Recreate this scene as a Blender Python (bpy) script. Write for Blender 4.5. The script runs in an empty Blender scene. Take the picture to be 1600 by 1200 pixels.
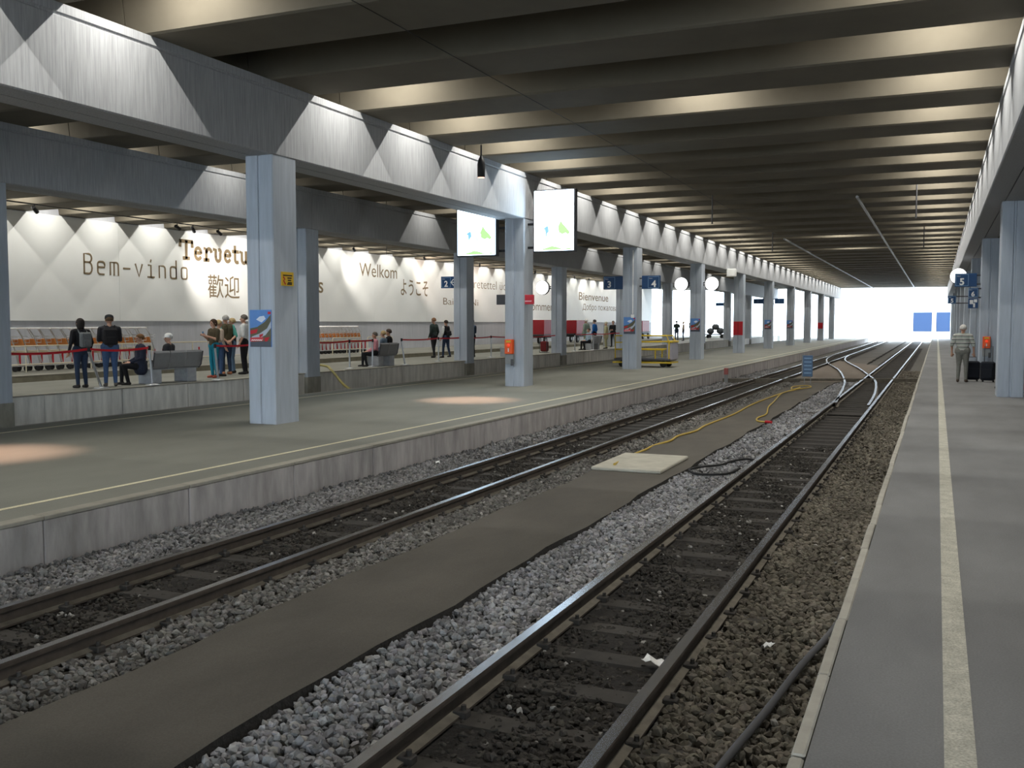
import bpy, math, random
import numpy as np
from mathutils import Vector, Matrix
random.seed(7); rng = np.random.default_rng(7)
SC = bpy.context.scene; COL = SC.collection
R = math.radians; PI = math.pi
# ------------------------------------------------------------------ camera, world, exposure
cam = bpy.data.objects.new('camera', bpy.data.cameras.new('camera')); COL.objects.link(cam)
cam.location = (0, 0, 1.75); cam.rotation_euler = (R(90 - 3.5577), 0, R(23.4472))
cam.data.sensor_width = 36; cam.data.lens = 1528 / 1600 * 36; cam.data.clip_end = 1000; cam.data.clip_start = .05
SC.camera = cam
W = bpy.data.worlds.new('overcast_sky'); SC.world = W; W.use_nodes = True
bg = W.node_tree.nodes['Background']; bg.inputs[0].default_value = (.74, .87, 1, 1); bg.inputs[1].default_value = 8.6
SC.view_settings.view_transform = 'Standard'; SC.view_settings.look = 'None'
SC.view_settings.exposure = 0.33; SC.view_settings.gamma = 1; SC.view_settings.use_curve_mapping = False
TUBE_W = 76.0           # trough luminaire
# ------------------------------------------------------------------ materials
MATS = {}
def mat(name, col, rough=.8, var=.12, scale=4., stretch=(1, 1, 1), bump=0., metal=0., emit=None, es=1., col2=None, fine=0., attr=False, rnd=0., spec=.3):
    if name in MATS: return MATS[name]
    m = bpy.data.materials.new(name); m.use_nodes = True; nt = m.node_tree; N = nt.nodes; L = nt.links
    b = N['Principled BSDF']; b.inputs['Roughness'].default_value = rough; b.inputs['Metallic'].default_value = metal
    b.inputs['Specular IOR Level'].default_value = spec
    geo = N.new('ShaderNodeNewGeometry'); mp = N.new('ShaderNodeMapping'); mp.inputs['Scale'].default_value = stretch
    L.new(geo.outputs['Position'], mp.inputs['Vector'])
    nz = N.new('ShaderNodeTexNoise'); nz.inputs['Scale'].default_value = scale; nz.inputs['Detail'].default_value = 6; nz.inputs['Roughness'].default_value = .6
    L.new(mp.outputs[0], nz.inputs['Vector'])
    rp = N.new('ShaderNodeValToRGB'); rp.color_ramp.elements[0].position = .3; rp.color_ramp.elements[1].position = .72
    c2 = col2 if col2 else tuple(min(1, c * (1 + var)) for c in col); c1 = tuple(c * (1 - var) for c in col) if not col2 else col
    rp.color_ramp.elements[0].color = (*c1, 1); rp.color_ramp.elements[1].color = (*c2, 1)
    L.new(nz.outputs['Fac'], rp.inputs['Fac']); out = rp.outputs[0]
    if fine:
        n2 = N.new('ShaderNodeTexNoise'); n2.inputs['Scale'].default_value = 90; n2.inputs['Detail'].default_value = 3
        L.new(geo.outputs['Position'], n2.inputs['Vector'])
        mr = N.new('ShaderNodeMapRange'); mr.inputs['From Min'].default_value = .3; mr.inputs['From Max'].default_value = .7
        mr.inputs['To Min'].default_value = 1 - fine; mr.inputs['To Max'].default_value = 1 + fine
        L.new(n2.outputs['Fac'], mr.inputs['Value'])
        mx = N.new('ShaderNodeVectorMath'); mx.operation = 'SCALE'; L.new(out, mx.inputs[0]); L.new(mr.outputs[0], mx.inputs['Scale']); out = mx.outputs[0]
    if attr:
        at = N.new('ShaderNodeAttribute'); at.attribute_name = 'tint'
        mx = N.new('ShaderNodeVectorMath'); mx.operation = 'MULTIPLY'; L.new(out, mx.inputs[0]); L.new(at.outputs['Color'], mx.inputs[1]); out = mx.outputs[0]
    if rnd:
        oi = N.new('ShaderNodeObjectInfo'); mr = N.new('ShaderNodeMapRange'); mr.inputs['To Min'].default_value = 1 - rnd; mr.inputs['To Max'].default_value = 1 + rnd
        L.new(oi.outputs['Random'], mr.inputs['Value'])
        mx = N.new('ShaderNodeVectorMath'); mx.operation = 'SCALE'; L.new(out, mx.inputs[0]); L.new(mr.outputs[0], mx.inputs['Scale']); out = mx.outputs[0]
    L.new(out, b.inputs['Base Color'])
    if bump:
        bp = N.new('ShaderNodeBump'); bp.inputs['Strength'].default_value = bump; bp.inputs['Distance'].default_value = .02
        L.new(nz.outputs['Fac'], bp.inputs['Height']); L.new(bp.outputs[0], b.inputs['Normal'])
    if emit:
        b.inputs['Emission Color'].default_value = (*emit, 1); b.inputs['Emission Strength'].default_value = es
    MATS[name] = m; return m
def flat(name, col, rough=.6, metal=0., emit=None, es=1., spec=.3): return mat(name, col, rough, .05, 12, metal=metal, emit=emit, es=es, spec=spec)
M_beam = mat('beam_concrete', (.36, .37, .385), .75, .2, 5, (7, 7, .35), .25)
M_col = mat('column_paint', (.38, .42, .47), .6, .10, 3, (4, 4, .4), .08)
M_plinth = mat('plinth_concrete', (.25, .24, .20), .85, .25, 3, (2, 2, .6), .2)
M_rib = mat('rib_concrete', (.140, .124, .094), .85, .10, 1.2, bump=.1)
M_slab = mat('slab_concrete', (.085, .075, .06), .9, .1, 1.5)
M_asph = mat('platform_asphalt', (.198, .200, .172), .75, .14, .7, (1, .45, 1), .05, fine=.10)
M_asphR = mat('platform_asphalt_grey', (.175, .177, .178), .72, .2, .9, (1, .4, 1), .05, fine=.12)
M_walk = mat('walkway_asphalt', (.095, .086, .072), .85, .22, 1.1, (1, .5, 1), .1, fine=.12)
M_wallc = mat('platform_wall_concrete', (.37, .345, .33), .85, .28, 2.2, (2.5, 2.5, .6), .2, rnd=.06)
M_wallb = mat('bench_wall_concrete', (.62, .60, .55), .85, .24, 2.2, (2.5, 2.5, .4), .2, rnd=.06)  # lighter than the island wall: missing lamp light put into the colour
M_kerb = mat('kerb_concrete', (.36, .345, .30), .8, .12, 6, bump=.1, rnd=.06)
M_cope = mat('coping_concrete', (.30, .285, .24), .8, .12, 6, rnd=.06)
M_yel = mat('line_paint', (.58, .53, .36), .7, .0, 5, col2=(.66, .62, .45), fine=.2)
M_yelR = mat('worn_line_paint', (.34, .33, .28), .7, .0, 7, (1, 1, 1), col2=(.52, .505, .43), fine=.28)
M_bed = mat('track_bed_gravel', (.10, .095, .085), .95, .4, 30, bump=.6, fine=.4)
M_oily = mat('track_bed_oily_gravel', (.022, .020, .018), .9, .5, 25, bump=.6, fine=.4)
M_stone = mat('ballast_stone', (.27, .268, .265), .9, .15, 40, bump=.1, attr=True)
M_stoneI = mat('ballast_stone_single', (.25, .248, .245), .9, .2, 40, bump=.1, rnd=.35)
M_stoneB = mat('ballast_stone_brown', (.135, .122, .098), .9, .2, 40, bump=.1, rnd=.35)
M_sleep = mat('sleeper_steel', (.046, .042, .037), .8, .3, 6, bump=.15)
M_rside = mat('rail_rust', (.075, .060, .048), .75, .25, 9, metal=.2)
M_rtop = mat('rail_polished_steel', (.50, .50, .51), .27, .08, 5, metal=1)
M_rtopd = mat('rail_dull_steel', (.17, .155, .135), .45, .15, 5, metal=.8)
M_foot = mat('rail_foot_dust', (.14, .125, .10), .85, .3, 7)
M_clip = mat('rail_clip_iron', (.05, .045, .04), .7, .2, 20)
M_white = mat('welcome_panel', (.74, .75, .73), .55, .02, 1)
M_lowall = mat('lower_wall_concrete', (.42, .43, .46), .7, .08, 2, (3, 3, .3))
M_letter = flat('letter_brown', (.19, .14, .08), .6)
M_black = flat('black_plastic', (.012, .012, .013), .5)
M_dark = flat('dark_rubber', (.02, .02, .02), .7)
M_steel = flat('brushed_steel', (.45, .46, .47), .35, .9)
M_shell = flat('bench_steel', (.30, .30, .30), .45, .35)
M_galv = flat('galvanised_steel', (.36, .37, .37), .5, .6)
M_red = flat('red_paint', (.45, .012, .02), .5)
M_belt = flat('red_belt', (.55, .01, .02), .6)
M_blue = flat('sign_blue', (.012, .055, .15), .45)
M_bluel = flat('sign_blue_frame', (.25, .40, .58), .45)
M_signw = flat('sign_white', (.82, .82, .80), .5)
M_orange = flat('orange_paint', (.80, .10, .01), .4)
M_yellow = flat('yellow_paint', (.62, .44, .03), .5)
M_grey = flat('grey_paint', (.25, .26, .26), .5)
M_dgrey = flat('dark_grey_paint', (.07, .07, .075), .5)
M_hose = flat('yellow_hose', (.45, .32, .07), .6)
M_clockf = flat('clock_face_lit', (.9, .9, .9), .4, emit=(1, 1, .98), es=2.6)
M_scr = flat('screen_lit', (.3, .3, .3), .3, emit=(.60, .80, 1), es=8.0)
M_scg = flat('screen_green', (.1, .1, .1), .3, emit=(.45, .80, .30), es=1.0)
M_scb = flat('screen_blue', (.1, .1, .1), .3, emit=(.22, .55, .80), es=1.0)
M_sck = flat('screen_pale', (.1, .1, .1), .3, emit=(.75, .80, .82), es=1.0)
M_tube = flat('lamp_tube', (.8, .8, .8), .3, emit=(1, .93, .80), es=6.0)
M_lens = flat('spot_lens', (.8, .8, .8), .3, emit=(1, .97, .90), es=14.0)
M_lensp = flat('pendant_lens', (.8, .8, .8), .3, emit=(1, .55, .42), es=1.5)
M_paper = flat('white_litter', (.75, .75, .73), .7)
M_out = flat('outside_plaster', (.8, .8, .8), .8)
M_outb = flat('outside_blue_shutter', (.014, .036, .09), .5)
M_ground = mat('outside_ground', (.55, .54, .52), .9, .1, .3)
# ------------------------------------------------------------------ mesh helpers
class MB:
    def __init__(s): s.v = []; s.f = []; s.m = []; s.sm = []
    def add(s, vs, fs, m=0, smooth=False, M=None):
        o = len(s.v)
        if M is not None: vs = [tuple(M @ Vector(p)) for p in vs]
        s.v += [tuple(p) for p in vs]; s.f += [tuple(i + o for i in f) for f in fs]; s.m += [m] * len(fs); s.sm += [smooth] * len(fs); return s
    def box(s, x0, x1, y0, y1, z0, z1, m=0, c=0., M=None):
        if c <= 0:
            vs = [(x, y, z) for z in (z0, z1) for y in (y0, y1) for x in (x0, x1)]
            fs = [(0, 2, 3, 1), (4, 5, 7, 6), (0, 1, 5, 4), (2, 6, 7, 3), (0, 4, 6, 2), (1, 3, 7, 5)]
            return s.add(vs, fs, m, M=M)
        p = lambda k: [(x0 + k, y0), (x1 - k, y0), (x1, y0 + k), (x1, y1 - k), (x1 - k, y1), (x0 + k, y1), (x0, y1 - k), (x0, y0 + k)]
        a = p(c); b = [(x0 + c + (q[0] - x0) * (x1 - x0 - 2 * c) / (x1 - x0), y0 + c + (q[1] - y0) * (y1 - y0 - 2 * c) / (y1 - y0)) for q in a]
        vs = [(*q, z0) for q in b] + [(*q, z0 + c) for q in a] + [(*q, z1 - c) for q in a] + [(*q, z1) for q in b]
        fs = [tuple(range(7, -1, -1)), tuple(range(24, 32))]
        for k in range(3):
            for i in range(8): j = (i + 1) % 8; fs.append((k * 8 + i, k * 8 + j, k * 8 + 8 + j, k * 8 + 8 + i))
        return s.add(vs, fs, m, M=M)
    def prism(s, poly, z0, z1, m=0, M=None, ms=None):
        n = len(poly); vs = [(x, y, z0) for x, y in poly] + [(x, y, z1) for x, y in poly]
        s.add(vs, [tuple(range(n - 1, -1, -1)), tuple(range(n, 2 * n))] + [(i, (i + 1) % n, n + (i + 1) % n, n + i) for i in range(n)], m, M=M)
        if ms:
            for i, k in ms.items(): s.m[-n + i] = k
        return s
    def cyl(s, a, b, r0, r1=None, n=10, m=0, cap=True, smooth=True, M=None):
        r1 = r0 if r1 is None else r1; a = Vector(a); b = Vector(b); d = (b - a).normalized()
        u = d.orthogonal().normalized(); w = d.cross(u)
        vs = [a + (u * math.cos(t) + w * math.sin(t)) * r0 for t in [2 * PI * i / n for i in range(n)]] + [b + (u * math.cos(t) + w * math.sin(t)) * r1 for t in [2 * PI * i / n for i in range(n)]]
        s.add(vs, [(i, (i + 1) % n, n + (i + 1) % n, n + i) for i in range(n)], m, smooth, M)
        if cap: s.add(vs, [tuple(range(n - 1, -1, -1)), tuple(range(n, 2 * n))], m, False, M)
        return s
    def tube(s, pts, r, n=7, m=0, closed=False, M=None):
        P = [Vector(p) for p in pts]; k = len(P); vs = []; prev = None
        for i in range(k):
            if closed: d = (P[(i + 1) % k] - P[i - 1])
            else: d = (P[min(i + 1, k - 1)] - P[max(i - 1, 0)])
            d.normalize()
            if prev is None: u = d.orthogonal().normalized()
            else:
                u = prev - d * prev.dot(d)
                u = u.normalized() if u.length > 1e-6 else d.orthogonal().normalized()
            prev = u; w = d.cross(u)
            vs += [P[i] + (u * math.cos(t) + w * math.sin(t)) * r for t in [2 * PI * q / n for q in range(n)]]
        fs = []
        for i in range(k if closed else k - 1):
            j = (i + 1) % k
            fs += [(i * n + q, i * n + (q + 1) % n, j * n + (q + 1) % n, j * n + q) for q in range(n)]
        s.add(vs, fs, m, True, M)
        if not closed: s.add(vs, [tuple(range(n - 1, -1, -1)), tuple((k - 1) * n + q for q in range(n))], m, False, M)
        return s
    def lathe(s, prof, n=16, m=0, M=None, smooth=True):
        vs = []; fs = []
        for r, z in prof: vs += [(r * math.cos(2 * PI * i / n), r * math.sin(2 * PI * i / n), z) for i in range(n)]
        for k in range(len(prof) - 1): fs += [(k * n + i, k * n + (i + 1) % n, (k + 1) * n + (i + 1) % n, (k + 1) * n + i) for i in range(n)]
        s.add(vs, fs, m, smooth, M); e = (len(prof) - 1) * n
        s.add(vs, [tuple(range(n - 1, -1, -1)), tuple(e + i for i in range(n))], m, False, M); return s
    def ball(s, c, r, n=12, k=7, m=0, M=None):
        rx, ry, rz = r if isinstance(r, tuple) else (r, r, r)
        vs = [(c[0], c[1], c[2] - rz)]; fs = []
        for a in range(1, k):
            t = PI * a / k
            vs += [(c[0] + rx * math.sin(t) * math.cos(2 * PI * i / n), c[1] + ry * math.sin(t) * math.sin(2 * PI * i / n), c[2] - rz * math.cos(t)) for i in range(n)]
        vs.append((c[0], c[1], c[2] + rz)); e = len(vs) - 1
        fs += [(0, 1 + (i + 1) % n, 1 + i) for i in range(n)]
        for a in range(k - 2): fs += [(1 + a * n + i, 1 + a * n + (i + 1) % n, 1 + (a + 1) * n + (i + 1) % n, 1 + (a + 1) * n + i) for i in range(n)]
        b = 1 + (k - 2) * n; fs += [(b + i, b + (i + 1) % n, e) for i in range(n)]
        return s.add(vs, fs, m, True, M)
    def mesh(s, name, mats):
        me = bpy.data.meshes.new(name); me.from_pydata(s.v, [], s.f)
        for m in (mats if isinstance(mats, (list, tuple)) else [mats]): me.materials.append(m)
        me.polygons.foreach_set('material_index', s.m); me.polygons.foreach_set('use_smooth', s.sm); me.update(); return me
def link(name, me, parent=None, loc=(0, 0, 0), rz=0.):
    o = bpy.data.objects.new(name, me); COL.objects.link(o); o.location = loc; o.rotation_euler = (0, 0, rz)
    if parent: o.parent = parent
    return o
def obj(name, mb, mats, parent=None, loc=(0, 0, 0), rz=0.): return link(name, mb.mesh(name, mats), parent, loc, rz)
def tag(o, label=None, cat=None, group=None, kind=None):
    if label: o['label'] = label
    if cat: o['category'] = cat
    if group: o['group'] = group
    if kind: o['kind'] = kind
    return o
def thing(name, label, cat, loc=(0, 0, 0), rz=0., group=None):
    o = bpy.data.objects.new(name, None); COL.objects.link(o); o.location = loc; o.rotation_euler = (0, 0, rz); o.empty_display_size = .1
    return tag(o, label, cat, group)
def struct(name, mb, mats, label=None, parent=None, loc=(0, 0, 0)):
    o = obj(name, mb, mats, parent, loc); return tag(o, label, kind=None if parent else 'structure')
def copy_tree(o, parent=None, loc=None, rz=None, label=None, group=None):
    c = o.copy(); COL.objects.link(c); c.parent = parent
    if loc is not None: c.location = loc
    if rz is not None: c.rotation_euler = (0, 0, rz)
    if label: c['label'] = label
    if group: c['group'] = group
    for ch in list(o.children): copy_tree(ch, c)
    return c
def text_mesh(body, w=None, h=None, ext=.006, bold=0., align='LEFT', shear=0.):
    cu = bpy.data.curves.new('lettering', 'FONT'); cu.body = body; cu.size = 1; cu.offset = bold; cu.shear = shear; cu.resolution_u = 4
    t = bpy.data.objects.new('lettering_source', cu); COL.objects.link(t)
    dg = bpy.context.evaluated_depsgraph_get(); me = bpy.data.meshes.new_from_object(t.evaluated_get(dg)); bpy.data.objects.remove(t); bpy.data.curves.remove(cu)
    n = len(me.vertices); a = np.empty(n * 3); me.vertices.foreach_get('co', a); a = a.reshape(-1, 3)
    mn = a.min(0); mx = a.max(0); a -= mn; d = mx - mn
    if h and not w: w = d[0] / d[1] * h
    if w and not h: h = d[1] / d[0] * w
    a[:, 0] *= w / max(d[0], 1e-6); a[:, 1] *= h / max(d[1], 1e-6)
    me.vertices.foreach_set('co', a.ravel()); me.update(); return me
def ngon_strokes(mb, strokes, r, M, th=.012, m=0):
    # flat ribbons of a given half width, drawn in the local x/y plane and given a thickness in z
    for st in strokes:
        P = [Vector((x, y, 0)) for x, y in st]; n = len(P); A = []; B = []
        for i in range(n):
            d = (P[min(i + 1, n - 1)] - P[max(i - 1, 0)]).normalized(); q = Vector((-d.y, d.x, 0)) * r
            e = d * r * .6 * (-1 if i == 0 else (1 if i == n - 1 else 0)); A.append(P[i] + q + e); B.append(P[i] - q + e)
        for i in range(n - 1):
            b = [B[i], B[i + 1], A[i + 1], A[i]]; vs = b + [p + Vector((0, 0, th)) for p in b]
            mb.add(vs, [(0, 3, 2, 1), (4, 5, 6, 7), (0, 1, 5, 4), (1, 2, 6, 5), (2, 3, 7, 6), (3, 0, 4, 7)], m, M=M)
TOX = Matrix(((0, 0, 1, 0), (1, 0, 0, 0), (0, 1, 0, 0), (0, 0, 0, 1)))      # local x->Y, y->Z, z->+X  (faces +X)
TOMY = Matrix(((1, 0, 0, 0), (0, 0, -1, 0), (0, 1, 0, 0), (0, 0, 0, 1)))    # local x->X, y->Z, z->-Y  (faces -Y)
def orient(me, M): me.transform(M); return me
# ------------------------------------------------------------------ main dimensions
YA, YE = -9.0, 121.0                       # hall from behind the camera to its far end
PX = 11.07                                  # column spacing
P = PX / 4; L0 = 15.75                      # rib period and luminaire raster
ZR = 5.85; ZB = 4.615                       # rib underside, beam underside
ZL = .22; ZU = .18                          # bench platform, raised concourse
XR = [(-2.44, -1.44), (-6.16, -5.16)]; ZT = -.30
XW = -30.70; YW = 112.0                     # white panels stand on this plane, up to YW
Q = 1.17                                    # things along the wall were first set out nearer by this factor
colY = lambda k: 14.15 + PX * k
# ------------------------------------------------------------------ ground and platforms
gm = MB(); gm.box(-200, 200, -120, 320, -.9, -.62); struct('ground', gm, M_ground, 'pale paved ground outside the station hall')
bd = MB(); bd.box(-7.4, -.5, YA, YE + 8, -.62, -.47); bed = struct('track_bed', bd, M_bed, 'gravel bed of the two tracks between the platforms')
for x0, x1 in XR:
    o = MB(); o.box(x0 + .04, x1 - .04, YA, YE + 6, -.47, -.458); obj('oily_gravel', o, M_oily, bed)
wk = MB()
ys = np.linspace(YA, 125, 260)
for a, b in zip(ys[:-1], ys[1:]):
    wob = lambda y: .025 * math.sin(y * 1.7) + .015 * math.sin(y * 4.1 + 1)
    wk.add([(-4.52 + wob(a), a, -.385), (-3.34 + wob(a + 9), a, -.385), (-3.34 + wob(b + 9), b, -.385), (-4.52 + wob(b), b, -.385),
            (-4.55 + wob(a), a, -.47), (-3.32 + wob(a + 9), a, -.47), (-3.32 + wob(b + 9), b, -.47), (-4.55 + wob(b), b, -.47)],
           [(0, 1, 2, 3), (1, 5, 6, 2), (0, 3, 7, 4)]); wk.m[-1] = wk.m[-2] = 1  # side slopes take the near-black bed colour as a dark edge
struct('walkway', wk, [M_walk, M_oily], 'dark asphalt walkway strip between the two tracks')
# right platform
pr = MB(); pr.box(-.44, 4.2, YA, YE + 4, -.62, 0); PRt = struct('platform_right', pr, M_asphR, 'grey asphalt platform with worn pale line along its kerb')
ln = MB(); ln.box(.07, .19, YA, YE + 4, 0, .003); obj('platform_line', ln, M_yelR, PRt)
y = YA; kb = MB(); kb.box(-.50, -.443, .006, .994, -.62, .004, c=.008); kme = kb.mesh('kerb_stone', M_kerb)
while y < YE: link('kerb_stone', kme, PRt, (random.uniform(-.006, .006), y, random.uniform(-.004, .003))); y += 1.0
# middle platform
pm = MB(); pm.box(-14.25, -7.52, YA, YE + 4, -.62, 0); PMt = struct('platform_middle', pm, M_asph, 'wide grey asphalt island platform between the column rows')
for x in (-8.06, -13.70):
    ln = MB(); ln.box(x, x + .068, YA, YE + 4, 0, .003); obj('platform_line', ln, M_yel, PMt)
pw = MB(); pw.box(-7.52, -7.40, .008, 1.882, -.62, -.035, c=.008); pme = pw.mesh('wall_panel', M_wallc)
cp = MB(); cp.box(-7.54, -7.385, .004, 1.886, -.035, .004, c=.006); cme = cp.mesh('coping_stone', M_cope)
y = 6.37 - 1.89 * 15
while y < YE: link('wall_panel', pme, PMt, (random.uniform(-.008, .004), y, 0)); link('coping_stone', cme, PMt, (0, y, 0)); y += 1.89
tf = MB(); tf.box(-17.6, -14.25, YA, YE + 4, -.62, -.50); struct('track_bed_far', tf, M_bed, 'gravel floor of the trench beside the bench platform')
te = MB(); te.box(-14.4, -14.25, YA, YE + 4, -.62, -.002); obj('platform_edge', te, M_kerb, PMt)
# bench platform, step, concourse
pl = MB(); pl.box(-21.6, -17.85, YA, YE + 4, -.62, ZL); PLt = struct('platform_left', pl, M_asph, 'grey bench platform in front of the welcome wall')
pw = MB(); pw.box(-17.85, -17.70, .008, 2.2, -.62, ZL - .03, c=.008); pme = pw.mesh('wall_panel', M_wallb)
cp = MB(); cp.box(-17.86, -17.67, .004, 2.204, ZL - .03, ZL + .004, c=.006); cme = cp.mesh('coping_stone', M_cope)
y = 15.36 - 2.214 * 16
while y < YE: link('wall_panel', pme, PLt, (random.uniform(-.008, .004), y, 0)); link('coping_stone', cme, PLt, (0, y, 0)); y += 2.214
pu = MB(); pu.box(-31.2, -25.2, YA, YE + 4, -.62, ZU); PUt = struct('concourse', pu, M_asph, 'grey platform along the foot of the welcome wall')
st = MB(); st.box(-25.2, -25.08, YA, YE + 4, -.62, ZU - .02); obj('platform_side', st, mat('side_concrete', (.15, .14, .10), .85, .2, 3), PUt)
st = MB(); st.box(-25.4, -25.06, YA, YE + 4, ZU - .02, ZU + .004); obj('coping', st, M_cope, PUt)
tn = MB(); tn.box(-25.1, -21.6, YA, YE + 4, -.62, -.5); struct('track_bed_wall_side', tn, M_bed, 'gravel floor of the trench behind the benches')
wr = MB(); wr.box(10, 10.3, YA, YE, -.62, 7.1); struct('daylight_block_wall', wr, M_plinth, 'unseen wall added beyond the platform with the worn line to keep daylight out')  # added out of view to hold back daylight from the right
tr = MB(); tr.box(4.2, 10, YA, YE, -.62, -.5); struct('track_bed_right', tr, M_bed, 'gravel floor of the trench behind the right platform')
# welcome wall
wl = MB(); wl.box(XW - .4, XW - .06, YA, YW, ZU, 6.78); WL = struct('wall_left', wl, M_lowall, 'pale grey concrete wall behind the white welcome panels')
y = -9.
while y < YW - .1:
    w = 5.62 * Q; y1 = min(y + w, YW); pn = MB(); pn.box(XW - .06, XW, y + .003, y1 - .003, 1.84, ZR - .03, c=.004); obj('white_panel', pn, M_white, WL); y = y1
# ------------------------------------------------------------------ ceiling: slab, ribs, beams, columns
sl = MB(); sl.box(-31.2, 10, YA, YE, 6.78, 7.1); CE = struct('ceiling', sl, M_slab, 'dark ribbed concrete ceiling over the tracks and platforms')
bays = [(-31.1, -18.02), (-18.0, -10.84), (-10.82, 1.37), (1.39, 10)]
J0, J1 = -23, 37
for a, b in bays:
    r = MB(); c = .03; y0, y1 = .766, 2.08
    prof = [(y0 - .10, 6.78), (y0, ZR + c), (y0 + c, ZR), (y1 - c, ZR), (y1, ZR + c), (y1 + .10, 6.78)]
    n = len(prof); vs = [(a, yy, zz) for yy, zz in prof] + [(b, yy, zz) for yy, zz in prof]
    r.add(vs, [tuple(range(n)), tuple(range(2 * n - 1, n - 1, -1))] + [(i, n + i, n + (i + 1) % n, (i + 1) % n) for i in range(n)])
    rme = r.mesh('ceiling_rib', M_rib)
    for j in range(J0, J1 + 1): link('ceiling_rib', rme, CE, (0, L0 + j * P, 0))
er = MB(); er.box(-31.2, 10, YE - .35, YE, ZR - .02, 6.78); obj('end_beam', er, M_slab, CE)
def beam(name, xc, flip, label):
    # twin precast beam: two webs with a joint under, and a lip along the top
    root = bpy.data.objects.new(name, None); COL.objects.link(root); tag(root, label, kind='structure'); root.location = (xc, 0, 0)
    for k in range(-6, 11):
        y0 = max(colY(k), YA); y1 = min(colY(k + 1), YE)
        if y1 <= y0: continue
        b = MB()
        for s in (-1, 1):
            pts = [(s * .012, ZB), (s * .40, ZB), (s * .42, ZB + .02), (s * .42, ZR - .17), (s * .405, ZR - .155), (s * .405, ZR - .135), (s * .435, ZR - .12), (s * .435, ZR), (s * .012, ZR)]
            if s < 0: pts = pts[::-1]
            b.prism([(q[0], q[1]) for q in pts], y0 + .004, y1 - .004, M=Matrix(((1, 0, 0, 0), (0, 0, 1, 0), (0, 1, 0, 0), (0, 0, 0, 1))))
        o = obj('beam_segment', b, M_beam, root)
        me = o.data; me.flip_normals()
    return root
beam('concrete_beam', -10.84, 1, 'long concrete beam carried by the columns of the island platform')
beam('concrete_beam', -18.02, 1, 'long concrete beam along the edge of the bench platform')
beam('concrete_beam', 1.40, 1, 'long concrete beam over the columns of the grey platform with the worn line')
def colprof(w, d):
    g = .025; s = .03; h = w / 2; e = d / 2; c = .018
    return [(-h + c, -e), (-s, -e), (-s + .008, -e + g), (s - .008, -e + g), (s, -e), (h - c, -e), (h, -e + c), (h, e - c), (h - c, e), (s, e), (s - .008, e - g), (-s + .008, e - g), (-s, e), (-h + c, e), (-h, e - c), (-h, -e + c)]
cA = MB(); cA.prism(colprof(.57, .68), 0, ZB); meA = cA.mesh('concrete_column', M_col)
cB = MB(); cB.prism(colprof(.60, .68), 0, ZB - .10); meB = cB.mesh('concrete_column', M_col)
cBp = MB(); cBp.box(-.31, .31, -.36, .36, -.62, .10, c=.01); meBp = cBp.mesh('plinth', M_plinth)
COLS = {}
ordn = ['first', 'second', 'third', 'fourth', 'fifth', 'sixth', 'seventh', 'eighth', 'ninth', 'tenth', 'eleventh', 'twelfth', 'thirteenth']
for k in range(-5, 10):
    o = link('concrete_column', meA, None, (-10.72, colY(k), 0)); tag(o, 'blue-grey painted concrete column standing on the island platform', kind='structure', group='columns of the island platform'); COLS['A', k] = o
    o = link('concrete_column', meB, None, (-17.90, colY(k), .10)); tag(o, 'blue-grey painted concrete column on a bare plinth at the bench platform edge', kind='structure', group='columns of the bench platform'); COLS['B', k] = o
    link('plinth', meBp, o, (0, 0, -.10))
    o = link('concrete_column', meA, None, (1.63, 26.25 + PX * (k - 1), 0)); tag(o, 'blue-grey painted concrete column on the platform with the worn line', kind='structure', group='columns of the right platform'); COLS['C', k] = o
# ------------------------------------------------------------------ trough luminaires (hidden between the ribs)
lh = MB(); lh.box(-.5, .5, -.06, .06, .03, .12, c=.01); lh.cyl((-.3, 0, .12), (-.3, 0, .16), .012); lh.cyl((.3, 0, .12), (.3, 0, .16), .012)
lt = MB(); lt.cyl((-.45, 0, .018), (.45, 0, .018), .012, n=8)
meLh = lh.mesh('housing', M_galv); meLt = lt.mesh('tube', M_tube)
LD = {}
def trough_lamp(x, j, tilt, label, group, scale=1.0):
    t = thing('ceiling_lamp', label, 'lamp', (x, L0 + j * P, 6.62), 0, group)
    t.rotation_euler = (0, R(tilt), 0)
    link('housing', meLh, t); link('tube', meLt, t)
    key = round(scale, 2)
    if key not in LD:
        d = bpy.data.lights.new('trough_light', 'AREA'); d.shape = 'RECTANGLE'; d.size = .9; d.size_y = .025; d.energy = TUBE_W * scale; d.color = (1, .965, .89); LD[key] = d
    l = bpy.data.objects.new('lamp_light', LD[key]); COL.objects.link(l); l.parent = t; l.location = (0, 0, -.01)
for j in range(-4, 38):
    if j != -1: trough_lamp(-9.40, j, 0, 'tube lamp in a ceiling trough beside the island platform beam', 'lamps along the island platform beam')
    trough_lamp(-.05, j, 0, 'tube lamp in a ceiling trough beside the right platform beam', 'lamps along the right platform beam')
for j in (2, 6, 13, 15, 17, 18, 20, 24, 26, 29):
    trough_lamp(-16.6, j, 0, 'tube lamp in a ceiling trough beside the bench platform beam', 'lamps along the bench platform beam', .5)
for j in range(-1, 34):
    trough_lamp(-29.4, j, 0, 'tube lamp in a ceiling trough in front of the white panels', 'lamps along the white panels', .85)
for j in range(-1, 36):
    trough_lamp(-19.7, j, 0, 'tube lamp in a ceiling trough over the benches', 'lamps over the bench platform', 1.0)
for j in (1, 12, 15):
    trough_lamp(-4.3, j, 0, 'tube lamp in a ceiling trough midway over the walkway', 'lamps over the walkway')
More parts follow.
